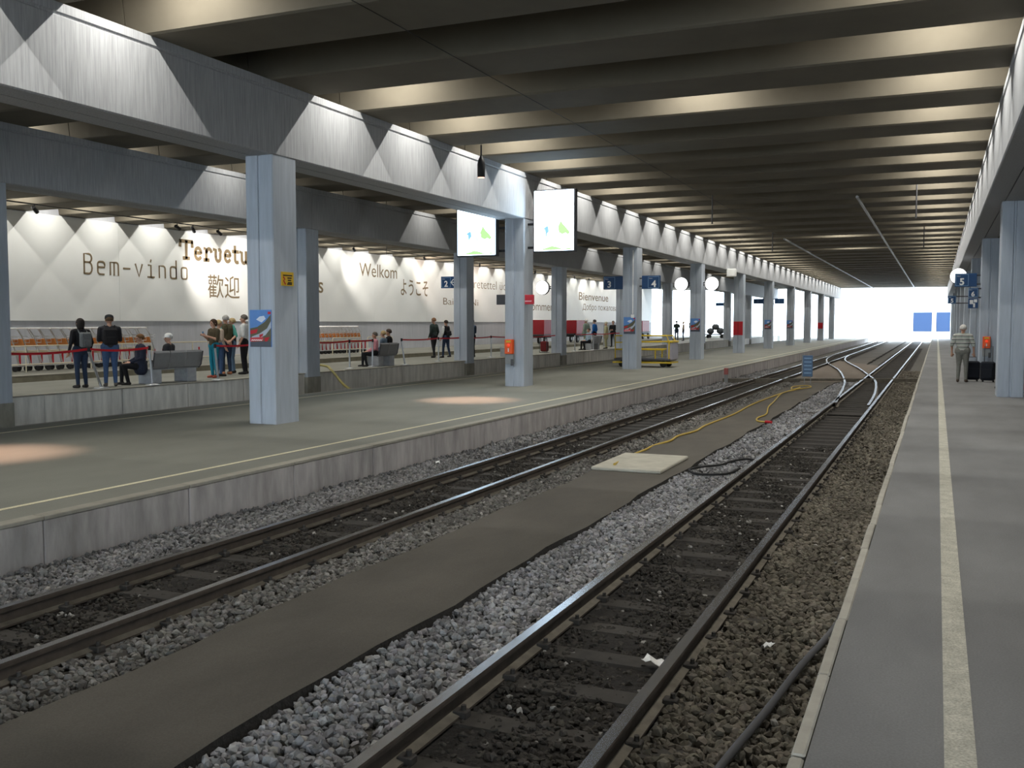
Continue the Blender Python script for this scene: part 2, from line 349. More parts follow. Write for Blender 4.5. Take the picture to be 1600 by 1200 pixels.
# ------------------------------------------------------------------ tracks
def rail_section():
    h = ZT
    return [(-.033, h), (.033, h), (.035, h - .012), (.033, h - .034), (.009, h - .046), (.009, h - .112), (.064, h - .126), (.064, h - .140),
            (-.064, h - .140), (-.064, h - .126), (-.009, h - .112), (-.009, h - .046), (-.033, h - .034), (-.035, h - .012)]
def rail(pts, polished, parent, name='rail'):
    sec = rail_section(); n = len(sec); mb = MB(); vs = []
    for i, (x, y) in enumerate(pts):
        a = Vector(pts[max(i - 1, 0)]); b = Vector(pts[min(i + 1, len(pts) - 1)]); d = (b - a).normalized(); q = Vector((d.y, -d.x))
        vs += [(x + q.x * u, y + q.y * u, z) for u, z in sec]
    fs = []; ms = []
    for i in range(len(pts) - 1):
        for k in range(n):
            fs.append((i * n + k, i * n + (k + 1) % n, (i + 1) * n + (k + 1) % n, (i + 1) * n + k))
            ms.append(1 if k == 0 else (2 if k in (5, 9) else 0))
    o = len(mb.f); mb.add(vs, fs); mb.m[o:] = ms; mb.add(vs, [tuple(range(n)), tuple(range(len(vs) - 1, len(vs) - n - 1, -1))])
    return obj(name, mb, [M_rside, M_rtop if polished else M_rtopd, M_foot], parent)
sp = MB(); sp.add([(-.86, -.125, -.50), (.86, -.125, -.50), (.86, .125, -.50), (-.86, .125, -.50), (-.84, -.095, -.442), (.84, -.095, -.442), (.84, .095, -.442), (-.84, .095, -.442)],
                  [(4, 5, 6, 7), (0, 1, 5, 4), (1, 2, 6, 5), (2, 3, 7, 6), (3, 0, 4, 7), (0, 3, 2, 1)]); spme = sp.mesh('sleeper', M_sleep)
cl = MB(); cl.box(.03, .115, -.035, .035, -.445, -.400, c=.006); cl.cyl((.085, 0, -.402), (.085, 0, -.372), .016, n=6); clme = cl.mesh('rail_clip', M_clip)
tl = ['railway track with dark oily gravel beside the platform with the worn line', 'railway track beside the tall concrete side of the island platform']
for t, (x0, x1) in enumerate(XR):
    xc = (x0 + x1) / 2; tr = thing('railway_track', tl[t], 'railway track', (xc, 0, 0))
    for x in (x0, x1):
        yy = [YA + 2] + list(np.arange(0, 124, 6)); rail([(x - xc, q) for q in yy], True, tr)
    y = 2.3
    while y < 92:
        s_ = link('sleeper', spme, tr, (random.uniform(-.02, .02), y, random.uniform(-.006, .004)), R(random.uniform(-1, 1)))
        if y < 26:
            for x in (x0, x1):
                for d in (0, PI): link('rail_clip', clme, s_, (x - xc, 0, 0), d)
        y += .62
sw = thing('rail_crossover', 'curved pair of switch rails joining the two tracks', 'railway switch', (0, 0, 0))
def spline(pts, n=8):
    out = []; P_ = [Vector(p) for p in pts]
    for i in range(len(P_) - 1):
        p0 = P_[max(i - 1, 0)]; p1 = P_[i]; p2 = P_[i + 1]; p3 = P_[min(i + 2, len(P_) - 1)]
        for k in range(n):
            t = k / n; out.append(tuple(.5 * ((2 * p1) + (p2 - p0) * t + (2 * p0 - 5 * p1 + 4 * p2 - p3) * t * t + (3 * p1 - p0 - 3 * p2 + p3) * t ** 3)))
    out.append(tuple(P_[-1])); return out
swL = spline([(-2.36, 26.5), (-2.52, 29.5), (-2.72, 33.2), (-3.05, 37.5), (-3.89, 45.0), (-5.13, 53.0), (-5.80, 59.3), (-6.07, 66)])
swR = spline([(-1.53, 26.0), (-1.64, 31.0), (-1.97, 37.1), (-2.57, 42.3), (-3.28, 47.8), (-4.5, 56.2), (-4.98, 61.8), (-5.08, 66)])
rail(swL, True, sw, 'curved_rail'); rail(swR, True, sw, 'curved_rail')
tp = MB(); tp.box(-3.0, -1.2, 24.4, 24.75, -.455, -.415, c=.01); obj('switch_tie', tp, M_sleep, sw)
cd = MB(); cd.add([(-7.2, 36.1, -.47), (-.55, 38.95, -.47), (-.55, 39.10, -.47), (-7.2, 36.25, -.47), (-7.2, 36.1, -.285), (-.55, 38.95, -.285), (-.55, 39.10, -.285), (-7.2, 36.25, -.285)],
                  [(4, 5, 6, 7), (0, 1, 5, 4), (2, 3, 7, 6), (1, 2, 6, 5), (3, 0, 4, 7)])
tag(obj('cable_duct', cd, M_foot), 'low brown duct laid across both tracks past the blue board', 'cable duct')
pk = MB()
pk.prism([(-4.45, 36.6), (-3.3, 37.1), (-2.6, 39.5), (-2.6, 52), (-5.0, 58), (-5.0, 39)], -.47, -.375)
struct('crossing_deck', pk, mat('deck_planks', (.15, .125, .10), .85, .25, 2, (1, 4, 1)), 'brownish level deck between the switch rails')
# ------------------------------------------------------------------ ballast stones (real geometry)
ph = (1 + 5 ** .5) / 2
ICO = np.array([(-1, ph, 0), (1, ph, 0), (-1, -ph, 0), (1, -ph, 0), (0, -1, ph), (0, 1, ph), (0, -1, -ph), (0, 1, -ph), (ph, 0, -1), (ph, 0, 1), (-ph, 0, -1), (-ph, 0, 1)]) / math.sqrt(1 + ph * ph)
ICF = np.array([(0, 11, 5), (0, 5, 1), (0, 1, 7), (0, 7, 10), (0, 10, 11), (1, 5, 9), (5, 11, 4), (11, 10, 2), (10, 7, 6), (7, 1, 8), (3, 9, 4), (3, 4, 2), (3, 2, 6), (3, 6, 8), (3, 8, 9), (4, 9, 5), (2, 4, 11), (6, 2, 10), (8, 6, 7), (9, 8, 1)])
OCT = np.array([(1, 0, 0), (-1, 0, 0), (0, 1, 0), (0, -1, 0), (0, 0, 1), (0, 0, -1)], float); OCF = np.array([(0, 2, 4), (2, 1, 4), (1, 3, 4), (3, 0, 4), (2, 0, 5), (1, 2, 5), (3, 1, 5), (0, 3, 5)])
def stone_shape(N, B, size):
    k = len(B); sc = size[:, None, None] * rng.uniform(.62, 1.2, (N, 1, 3)) * np.array([1, 1, .8])
    v = B[None] * (1 + rng.uniform(-.28, .28, (N, k, 1))) * sc
    q = rng.normal(size=(N, 4)); q /= np.linalg.norm(q, axis=1)[:, None]; w, x, y, z = q.T
    Rm = np.stack([1 - 2 * (y * y + z * z), 2 * (x * y - z * w), 2 * (x * z + y * w), 2 * (x * y + z * w), 1 - 2 * (x * x + z * z), 2 * (y * z - x * w), 2 * (x * z - y * w), 2 * (y * z + x * w), 1 - 2 * (x * x + y * y)], 1).reshape(N, 3, 3)
    return np.einsum('nij,nkj->nki', Rm, v)
def stones(name, strips, B, Fc, label):
    V = []; T = []
    for (x0, x1, y0, y1, dens, s0, s1, z, tint, spread, pale) in strips:
        N = int((x1 - x0) * (y1 - y0) * dens); pos = np.stack([rng.uniform(x0, x1, N), rng.uniform(y0, y1, N), np.full(N, z)], 1)
        pos[:, 2] += rng.uniform(-.022, .016, N) + .012 * np.sin(pos[:, 0] * 5 + pos[:, 1] * 2.3)
        if x0 > -3.3 or x1 < -4.4: pass
        V.append((stone_shape(N, B, rng.uniform(s0, s1, N)) + pos[:, None]))
        c = np.array(tint)[None] * rng.uniform(1 - spread, 1 + spread, (N, 1)) * rng.uniform(.975, 1.025, (N, 3))
        # patches of brake dust of their own shape
        pt = (np.sin(pos[:, 0] * 7 + np.sin(pos[:, 1] * .9) * 2) * np.sin(pos[:, 1] * 1.3 + pos[:, 0]) + 1) / 2; c *= (.72 + .4 * pt)[:, None]
        pl_ = rng.random(N) < pale; c[pl_] = np.array([1.25, 1.22, 1.15]) * rng.uniform(.7, 1.1, (pl_.sum(), 1)); T.append(c)
    V = np.concatenate(V); T = np.concatenate(T); N, k = V.shape[:2]; nf = len(Fc)
    F = (Fc[None] + (np.arange(N) * k)[:, None, None]).reshape(-1)
    me = bpy.data.meshes.new(name); me.vertices.add(N * k); me.vertices.foreach_set('co', V.ravel().astype(np.float32))
    me.loops.add(len(F)); me.loops.foreach_set('vertex_index', F.astype(np.int32)); me.polygons.add(N * nf)
    me.polygons.foreach_set('loop_start', np.arange(0, N * nf * 3, 3, dtype=np.int32))
    at = me.attributes.new('tint', 'FLOAT_COLOR', 'POINT'); at.data.foreach_set('color', np.concatenate([np.repeat(T, k, 0), np.ones((N * k, 1))], 1).ravel().astype(np.float32))
    me.update(); me.validate(); me.shade_flat(); me.materials.append(M_stone); o = link(name, me); return tag(o, label, 'ballast', kind='stuff')
G1 = (.72, .72, .73); G2 = (.95, .96, 1.0); BR = (.52, .47, .38); DK = (.17, .155, .135); G3 = (.62, .60, .56)
def strips(y0, y1, k, s):
    return [(-7.38, -6.24, y0, y1, 950 * k, .021 * s, .037 * s, -.452, G1, .42, .03), (-5.08, -4.55, y0, y1, 1000 * k, .021 * s, .037 * s, -.440, G3, .42, .03),
            (-3.33, -2.54, y0, y1, 1000 * k, .021 * s, .037 * s, -.436, G2, .45, .05), (-1.36, -.52, y0, y1, 950 * k, .021 * s, .040 * s, -.446, BR, .35, .004)]
def dstrips(y0, y1, k, s):
    return [(-6.08, -5.24, y0, y1, 1050 * k, .014 * s, .030 * s, -.462, DK, .45, .02), (-2.36, -1.52, y0, y1, 1050 * k, .014 * s, .030 * s, -.462, DK, .45, .02)]
stones('ballast', strips(2.2, 14, 1, 1), ICO, ICF, 'loose grey crushed stone beside the rails and walkway')
stones('ballast', strips(14, 48, .36, 1.4), OCT, OCF, 'crushed stone beside the rails further along the tracks')
stones('oily_ballast', dstrips(2.2, 18, 1, 1), ICO, ICF, 'dark oily crushed stone between the sleepers')
sm = []
for q in range(6):
    v = stone_shape(1, ICO, np.array([.034]))[0]; b = MB(); b.add([tuple(p) for p in v], [tuple(f) for f in ICF]); sm.append((b.mesh('ballast_stone', M_stoneI), b.mesh('ballast_stone', M_stoneB)))
for q in range(300):
    zx = random.random(); X = random.uniform(-3.28, -2.56) if zx < .55 else random.uniform(-1.34, -.6); Y = 2.6 + 4.5 * random.random() ** 1.3
    link('ballast_stone', random.choice(sm)[0 if X < -2.4 else 1], bed, (X, Y, -.408 + random.uniform(-.008, .006)), random.uniform(0, 6.28))
# ------------------------------------------------------------------ things lying on the track bed
pt = MB(); pt.box(-.52, .52, -.85, .85, 0, .05, c=.012); tag(obj('cover_plate', pt, mat('plate_concrete', (.45, .43, .36), .8, .12, 5), None, (-4.06, 14.3, -.386)), 'pale concrete cover slab lying on the asphalt walkway', 'cover slab')
def tubething(name, pts, r, m, label, cat, n=8):
    mb = MB(); sp_ = []
    P_ = [Vector(p) for p in pts]
    for i in range(len(P_) - 1):
        p0 = P_[max(i - 1, 0)]; p1 = P_[i]; p2 = P_[i + 1]; p3 = P_[min(i + 2, len(P_) - 1)]
        for k in range(6):
            t = k / 6; sp_.append(.5 * ((2 * p1) + (p2 - p0) * t + (2 * p0 - 5 * p1 + 4 * p2 - p3) * t * t + (3 * p1 - p0 - 3 * p2 + p3) * t ** 3))
    sp_.append(P_[-1]); mb.tube(sp_, r, n); return tag(obj(name, mb, m), label, cat)
hz = -.37
tubething('water_hose', [(-4.30, 13.7, hz + .05), (-4.42, 14.4, hz), (-4.52, 15.2, hz - .03), (-4.44, 15.9, hz), (-4.50, 16.6, hz - .02), (-4.36, 17.2, hz + .005), (-4.42, 18.1, hz), (-4.30, 19.0, hz + .005), (-4.36, 20.2, hz), (-4.3, 23, hz), (-4.38, 26, hz), (-4.28, 30, hz), (-4.1, 33.4, hz)], .02, M_hose, 'yellow hose lying along the edge of the walkway', 'hose')
tubething('water_hose', [(-3.30, 21.3, hz + .005), (-3.52, 21.5, hz + .005), (-3.63, 22.2, hz + .005), (-3.60, 23.2, hz + .005), (-3.86, 25.2, hz + .005), (-4.0, 27.1, hz + .005), (-4.2, 30.0, hz + .03), (-4.05, 31.5, hz + .03), (-3.75, 33.2, hz + .03), (-3.95, 34.0, hz + .03), (-4.3, 33.2, hz + .03), (-4.1, 31.6, hz + .05), (-3.8, 32.4, hz + .05)], .018, M_hose, 'yellow hose trailing down the walkway with a red nozzle end', 'hose')
nz = MB(); nz.cyl((-3.32, 21.3, hz + .012), (-3.18, 21.24, hz + .012), .03); obj('hose_nozzle', nz, M_red, bpy.data.objects['water_hose.001'])
tubething('rubber_hose', [(-2.50, 15.5, -.40), (-2.7, 15.5, -.385), (-2.86, 15.2, -.385), (-2.95, 14.7, -.385), (-3.13, 14.45, -.385), (-3.25, 14.0, -.375), (-3.12, 13.72, -.385), (-2.9, 13.7, -.385), (-2.68, 13.9, -.385), (-2.62, 14.5, -.39)], .018, M_dark, 'black rubber hose looped beside the rail near the cover slab', 'hose')
tubething('edge_cable', [(-1.02, 3.0, -.40), (-.93, 4.3, -.375), (-.80, 5.4, -.37), (-.72, 6.2, -.375), (-.62, 7.2, -.42), (-.60, 8.2, -.47)], .022, M_dgrey, 'grey cable lying on stones along the kerb', 'cable')
tubething('trench_hose', [(-20.6, 29.7, ZL + .03), (-19.4, 28.6, ZL + .03), (-18.2, 27.0, ZL + .03), (-17.55, 26.2, ZL - .02), (-16.6, 25.3, -.10), (-15.6, 24.2, -.20), (-14.9, 23.3, -.34), (-14.6, 22.9, -.42)], .04, flat('olive_hose', (.28, .24, .07), .6), 'olive hose hanging across the trench to the bench platform', 'hose')
for i, (x, y, s_, lb) in enumerate([(-1.60, 5.95, .085, 'crumpled white paper against the rail of the oily track'), (-.98, 6.55, .05, 'small white card lying on brown stones by the kerb'), (-2.58, 5.7, .05, 'white paper scrap against the rail on pale stones'), (-7.02, 13.3, .06, 'white scrap at the foot of the platform wall')]):
    b = MB(); n = 4; vs = [((u / n - .5) * s_ * 1.6, (v / n - .5) * s_, .012 * math.sin(u * 2.1 + v) + .004 * u) for u in range(n + 1) for v in range(n + 1)]
    fs = [(u * (n + 1) + v, (u + 1) * (n + 1) + v, (u + 1) * (n + 1) + v + 1, u * (n + 1) + v + 1) for u in range(n) for v in range(n)]
    b.add(vs, fs); b.add([(a, c, d - .003) for a, c, d in vs], [f[::-1] for f in fs])
    tag(obj('paper_scrap', b, M_paper, None, (x, y, -.395), random.uniform(0, 3)), lb, 'litter')
bs = thing('track_sign', 'blue-grey board with pale stripes standing on the walkway', 'sign', (-4.15, 35.8, -.385), R(6))
b = MB(); b.box(-.17, .17, -.02, .02, .25, 1.0, c=.01); obj('board', b, flat('board_blue', (.10, .17, .28), .6), bs)
b = MB(); b.box(-.12, -.09, -.015, .015, 0, .3); b.box(.09, .12, -.015, .015, 0, .3); b.box(-.2, -.16, -.03, .03, .2, 1.02); obj('frame', b, M_grey, bs)
for q in range(5):
    b = MB(); b.box(-.12, .13, -.026, -.02, .36 + q * .13, .40 + q * .13); obj('stripe', b, M_bluel, bs)
pb = thing('track_post', 'short red and grey post at the foot of the platform wall', 'post', (-7.05, 36.0, -.47))
b = MB(); b.box(-.06, .06, -.06, .06, 0, .34, c=.01); obj('base', b, M_grey, pb); b = MB(); b.box(-.07, .07, -.07, .07, .34, .58, c=.01); obj('cap', b, flat('faded_red', (.30, .09, .08), .6), pb)
# ceiling conduits, rods, pendants
for x, y0, lb in ((-2.42, 33.0, 'thin pale conductor pipe under the ceiling over the oily track'), (-6.75, 48.0, 'thin pale conductor pipe under the ceiling over the island-side track')):
    b = MB(); b.tube([(x, y0, 5.74), (x, YE - 1, 5.74)], .045); q = 0; o = obj('conductor_pipe', b, M_galv); tag(o, lb, 'pipe')
    for j in range(6, 37, 3):
        yy = L0 + j * P + 1.4
        if yy > y0: h = MB(); h.cyl((x, yy, 5.74), (x, yy, ZR + .02), .015); obj('hanger', h, M_galv, o)
for i, (x, y, z1, lb) in enumerate([(-6.98, 32.9, 5.1, 'slim rod hanging from the ceiling over the tall concrete platform side'), (-6.95, 45.8, 5.05, 'slim rod hanging under the ceiling past the pair of round clocks'), (-.67, 32.7, 5.0, 'slim rod hanging from the ceiling near the kerb'), (-.6, 45.6, 5.0, 'slim rod hanging from the ceiling near the kerb, further along'), (-27.5, 46.3, 5.5, 'slim rod hanging from the ceiling in front of the Dutch greeting')]):
    b = MB(); b.cyl((0, 0, z1), (0, 0, 6.79), .022); b.cyl((0, 0, z1 - .03), (0, 0, z1), .035); tag(obj('hanging_rod', b, M_dgrey, None, (x, y, 0)), lb, 'rod')
tubething('ceiling_wire', [(-6.9, 6, 5.835), (-6.9, 26, 5.83), (-6.9, 47, 5.835)], .006, M_black, 'thin black wire clipped under the ceiling ribs above the tracks', 'wire')
def pendant(x, y, lb, aim, energy, z=5.13):
    t = thing('pendant_spotlight', lb, 'lamp', (x, y, z))
    b = MB(); b.lathe([(.085, .02), (.088, .0), (.09, .03), (.09, .30), (.07, .40), (.04, .46), (.03, .50)]); obj('housing', b, M_black, t)
    b = MB(); b.cyl((0, 0, .5), (0, 0, .74), .02); b.cyl((0, 0, .74), (0, 0, 6.79 - z), .008); obj('stem', b, M_black, t)
    b = MB(); b.cyl((0, 0, -.008), (0, 0, .004), .078, n=16); obj('lens', b, M_lensp, t)
    d = bpy.data.lights.new('pendant_light', 'SPOT'); d.energy = energy; d.color = (1, .60, .45); d.spot_size = R(30); d.spot_blend = 1.0; d.shadow_soft_size = .04
    l = bpy.data.objects.new('lamp_light', d); COL.objects.link(l); l.parent = t; l.location = (0, 0, -.03)
    v = Vector(aim) - Vector((x, y, z)); l.rotation_euler = v.to_track_quat('-Z', 'Y').to_euler(); return t
pendant(-9.8, 20.8, 'black bottle-shaped spotlight hanging beside the beam before the bright screens', (-9.76, 20.03, 0), 1900)
pendant(-11.9, 8.6, 'black spotlight hanging over the near end of the island platform', (-11.6, 9.1, 0), 1900, 5.2)
# ------------------------------------------------------------------ lettering on the welcome wall
def letter_part(me, y, z, M_=TOX, parent=WL, name='lettering', x=None, mt=None):
    orient(me, M_); me.materials.clear(); me.materials.append(mt or M_letter)
    return link(name, me, parent, ((XW + .004) if x is None else x, y, z))
def arc(cx, cy, rx, ry, a0, a1, n=10): return [(cx + rx * math.cos(R(a0 + (a1 - a0) * i / n)), cy + ry * math.sin(R(a0 + (a1 - a0) * i / n))) for i in range(n + 1)]
def rrect(x0, x1, y0, y1, r=.09): return [(x0, y0 + r)] + arc(x0 + r, y1 - r, r, r, 180, 90, 4) + arc(x1 - r, y1 - r, r, r, 90, 0, 4) + arc(x1 - r, y0 + r, r, r, 0, -90, 4) + arc(x0 + r, y0 + r, r, r, -90, -180, 4)
def bem():
    G = []; o = 0; h = .66; xh = .43; w = .30; st = .575
    G.append([[(0, 0), (0, h), (.2, h)] + arc(.2, h - .14, .12, .14, 90, -90, 6) + [(0, h - .28)], [(.2, h - .28)] + arc(.2, .19, .13, .19, 90, -90, 6) + [(0, 0)]])
    G.append([[(0, .24), (w, .24)] + [(w, xh - .10)] + arc(w - .1, xh - .1, .1, .1, 0, 90, 4) + arc(.1, xh - .1, .1, .1, 90, 180, 4) + arc(.1, .1, .1, .1, 180, 270, 4) + [(w - .03, 0)]])
    G.append([[(-.02, 0), (-.02, xh), (.24, xh)] + arc(.24, xh - .1, .1, .1, 90, 0, 4) + [(.34, 0)], [(.15, 0), (.15, xh)]])
    G.append([[(0, .25), (.30, .25)]])
    G.append([[(-.01, xh), (.15, 0), (.31, xh)]])
    G.append([[(.03, xh), (.16, xh), (.16, 0)], [(0, 0), (.32, 0)], [(.15, xh + .12), (.17, xh + .19)]])
    G.append([[(0, 0), (0, xh), (.2, xh)] + arc(.2, xh - .1, .1, .1, 90, 0, 4) + [(w, 0)]])
    G.append([rrect(0, w, 0, xh), [(w, 0), (w, h)]])
    G.append([rrect(0, w, 0, xh)])
    out = []
    for k, g in enumerate(G): out += [[(x + k * st, y) for x, y in s_] for s_ in g]
    return [[(x * Q, y * Q) for x, y in s_] for s_ in out]
def heavy():
    G = []; xh = .46; w = .27; a = .0
    G += [(0, [[(-.03, .60), (.53, .60)], [(-.03, .60), (-.04, .44)], [(.53, .60), (.54, .44)], [(.25, .60), (.25, .05)], [(.12, .04), (.38, .04)]], .5)]
    e = [(.06, .25), (.30, .25)] + arc(.18, .23, .15, .19, 8, 320, 14)
    G += [(.64, [e])]
    G += [(1.10, [[(.03, .42), (.12, .42), (.12, .04)], [(.02, .04), (.24, .04)], [(.12, .30)] + arc(.26, .28, .12, .15, 150, 20, 6)])]
    G += [(1.60, [[(.0, .42), (.10, .42), (.10, .16)] + arc(.22, .18, .12, .15, 180, 360, 8) + [(.34, .30)] + arc(.30, .36, .06, .07, -30, 120, 4)])]
    G += [(2.14, [e])]
    G += [(2.60, [[(.12, .60), (.12, .14)] + arc(.22, .14, .10, .10, 180, 300, 5), [(.0, .42), (.28, .42)]])]
    G += [(3.00, [[(.0, .42), (.09, .42), (.09, .16)] + arc(.20, .16, .11, .12, 180, 330, 6), [(.32, .44), (.32, .05), (.40, .04)]])]
    G += [(3.52, [[(.0, .62), (.10, .62), (.10, .05)], [(.0, .04), (.20, .04)]])]
    G += [(3.84, [arc(.18, .23, .15, .19, 0, 360, 16)])]
    G += [(4.32, [arc(.15, .16, .12, .12, 60, 330, 10), [(.30, .30), (.30, .08), (.38, .04)], [(.06, .40)] + arc(.18, .30, .12, .13, 120, 0, 6)])]
    return [[((x + g[0]) * 1.14 * Q, y * 1.14 * Q) for x, y in st_] for g in G for st_ in g[1]]
zq = lambda z: 1.75 + (z - 1.75) * Q
b = MB(); ngon_strokes(b, bem(), .030 * Q, Matrix.Translation((XW + .002, 24.50 * Q, zq(3.42))) @ TOX); obj('lettering', b, M_letter, WL)
b = MB(); ngon_strokes(b, heavy(), .068 * Q, Matrix.Translation((XW + .002, 29.10 * Q, zq(4.17))) @ TOX); obj('lettering', b, M_letter, WL)
for body, w_, h_, y_, z_, bo in (('歡迎', 1.9, .92, 30.55, 2.74, .002), ('s', .40, .50, 38.02, 3.15, .008), ('Welkom', 3.68, .66, 41.55, 4.08, 0), ('ようこそ', 3.05, .86, 45.62, 3.24, .008), ('BainvegNi', 4.7, .52, 50.5, 2.70, -.008),
                              ('Szeretettel üdvözöljük', 10.5, .72, 53.0, 3.74, -.012), ('Välkommen', 6.8, .60, 61.4, 2.66, 0), ('Bienvenue', 7.6, .64, 73.9, 3.6, .01), ('Добро пожаловать', 10.4, .62, 74.8, 2.70, .005)):
    letter_part(text_mesh(body, w=w_ * Q, h=h_ * Q, bold=bo), y_ * Q, zq(z_))
# wall spotlights on a track
tk = MB(); tk.box(-28.73, -28.67, 20, 106, 5.83, 5.87); TK = tag(obj('spotlight_track', tk, M_black), 'black lighting track hung before the white panels', 'lighting track')
for yy in range(21, 106, 8):
    h = MB(); h.cyl((-28.7, yy, 5.87), (-28.7, yy, 6.79), .012); obj('hanger', h, M_black, TK)
spots = [(21.4, 24.6, 3.4, 0, 'near the start of the lighting track'), (27.4, 33.8, 3.0, 1, 'above the Portuguese greeting'), (28.2, 31.6, 2.9, 1, 'lighting the Chinese greeting'), (29.6, 35.5, 2.9, 1, 'lighting the heavy Finnish greeting'),
         (35.6, 38.5, 3.4, 0, 'above the single letter s'), (38.9, 42.3, 4.1, 1, 'lighting the Dutch greeting'), (45.7, 50.0, 4.2, 1, 'lighting the Japanese greeting'), (52.5, 55.8, 4.1, 1, 'lighting the Hungarian greeting'),
         (61.2, 64.0, 3.2, 1, 'above the round clock of the bench platform'), (69.0, 74.0, 3.6, 0, 'between the Swedish and French greetings'), (72.3, 79.0, 3.6, 1, 'lighting the Russian greeting')]
for (y, ty, tz, on, lb) in spots:
    t = thing('wall_spotlight', 'black can spotlight ' + lb, 'lamp', (-28.7, y * 1.155, 5.83))
    d = (Vector((XW, ty * Q, zq(tz))) - Vector((-28.7, y * 1.155, 5.66))).normalized()
    b = MB(); b.cyl((0, 0, 0), (0, 0, -.14), .02); obj('stem', b, M_black, t)
    c0 = Vector((0, 0, -.15)); b = MB(); b.cyl(c0 - d * .14, c0 + d * .20, .065, .075, 14); obj('housing', b, M_black, t)
    b = MB(); b.cyl(c0 + d * .201, c0 + d * .207, .062, .062, 14); obj('lens', b, M_lens, t)
    if on:
        l = bpy.data.lights.new('wall_spot', 'SPOT'); l.energy = 800; l.color = (1, .93, .86) if y not in (45.7, 52.5) else (1, .80, .68); l.spot_size = R(58); l.spot_blend = .8; l.shadow_soft_size = .05
        lo = bpy.data.objects.new('lamp_light', l); COL.objects.link(lo); lo.parent = t; lo.location = c0 + d * .26; lo.rotation_euler = d.to_track_quat('-Z', 'Y').to_euler()
# ------------------------------------------------------------------ platform signs, screens, clocks, boxes
def numsign(x0, x1, y, z0, z1, num, lb, side, arrow=False, cat='sign'):
    t = thing('platform_sign', lb, cat, ((x0 + x1) / 2, y, z0)); w = (x1 - x0) / 2; h = z1 - z0
    b = MB(); b.box(-w, w, -.07, .07, 0, h, c=.008); obj('board', b, M_blue, t)
    q = h * .86; fx = w - h * .5 if side > 0 else -w + h * .5
    b = MB(); e = .012
    for a in ((-q / 2, q / 2, -q / 2, -q / 2 + e), (-q / 2, q / 2, q / 2 - e, q / 2), (-q / 2, -q / 2 + e, -q / 2, q / 2), (q / 2 - e, q / 2, -q / 2, q / 2)):
        b.box(fx + a[0], fx + a[1], -.074, -.070, h / 2 + a[2], h / 2 + a[3])
    obj('frame_line', b, M_bluel, t)
    if num:
        me = orient(text_mesh(num, h=h * .52, bold=.03), TOMY); me.materials.append(M_signw); o = link('numeral', me, t, (fx - h * .17, -.0745, h * .12))
        me = orient(text_mesh('Gleis', w=h * .26, h=h * .07), TOMY); me.materials.append(M_signw); link('caption', me, t, (fx - h * .36, -.0745, h * .76))
    if arrow:
        b = MB(); ngon_strokes(b, [[(-.14, 0), (.14, 0)], [(-.02, .12), (-.14, 0), (-.02, -.12)]], .018, Matrix.Translation((w * .62, -.0705, h / 2)) @ TOMY, .004); obj('arrow', b, M_signw, t)
    return t
def bracket(t, x0, x1, z): 
    b = MB(); b.box(x0, x1, -.02, .02, z, z + .05); b.box(x0, x1, -.02, .02, z + .3, z + .35); obj('bracket', b, M_dgrey, t)
t = numsign(-11.86, -11.08, 36.29, 3.05, 3.55, '3', 'blue sign numbered three on the bench side of its column', -1); bracket(t, .39, .47, .08)
t = numsign(-10.33, -9.62, 36.29, 3.05, 3.55, '4', 'blue sign numbered four on the track side of its column', 1); bracket(t, -.47, -.355, .08)
t = numsign(-18.98, -18.24, 36.4, 3.20, 3.68, '2', 'blue platform sign with a white 2 and an arrow', -1, True); bracket(t, .37, .50, .06)
t = numsign(.53, 1.22, 37.25, 3.00, 3.46, '5', 'dark blue platform sign with a white 5', -1); bracket(t, .345, .46, .06)
t = numsign(.96, 1.27, 37.0, 2.62, 2.95, '6', 'small blue sign with a white 6 and white pictograms below', 1); bracket(t, .155, .235, -.02)
b = MB(); b.box(-.155, .155, -.07, .07, -.36, -.02, c=.008); obj('lower_board', b, M_blue, t)
b = MB(); b.box(-.11, .0, -.076, -.070, -.22, -.08); b.box(.02, .12, -.076, -.070, -.16, -.06); b.box(.0, .06, -.076, -.070, -.33, -.19); obj('pictogram', b, M_signw, t)
t = numsign(.42, .76, 48.3, 2.62, 2.98, '5', 'small blue sign hung on a column behind the big 5 sign', -1); bracket(t, .17, .76, .0)
t = numsign(-18.98, -18.25, 91.6, 3.35, 3.66, None, 'blank blue sign on a far column of the bench platform', -1); bracket(t, .36, .42, -.03)
t = numsign(-11.80, -11.08, 69.6, 3.10, 3.45, None, 'blank blue sign on the bench side of a distant island column', -1); bracket(t, .35, .44, .0)
t = numsign(-10.35, -9.70, 69.6, 3.08, 3.46, None, 'blank blue sign on the track side of a distant island column', 1); bracket(t, -.42, -.32, .0)
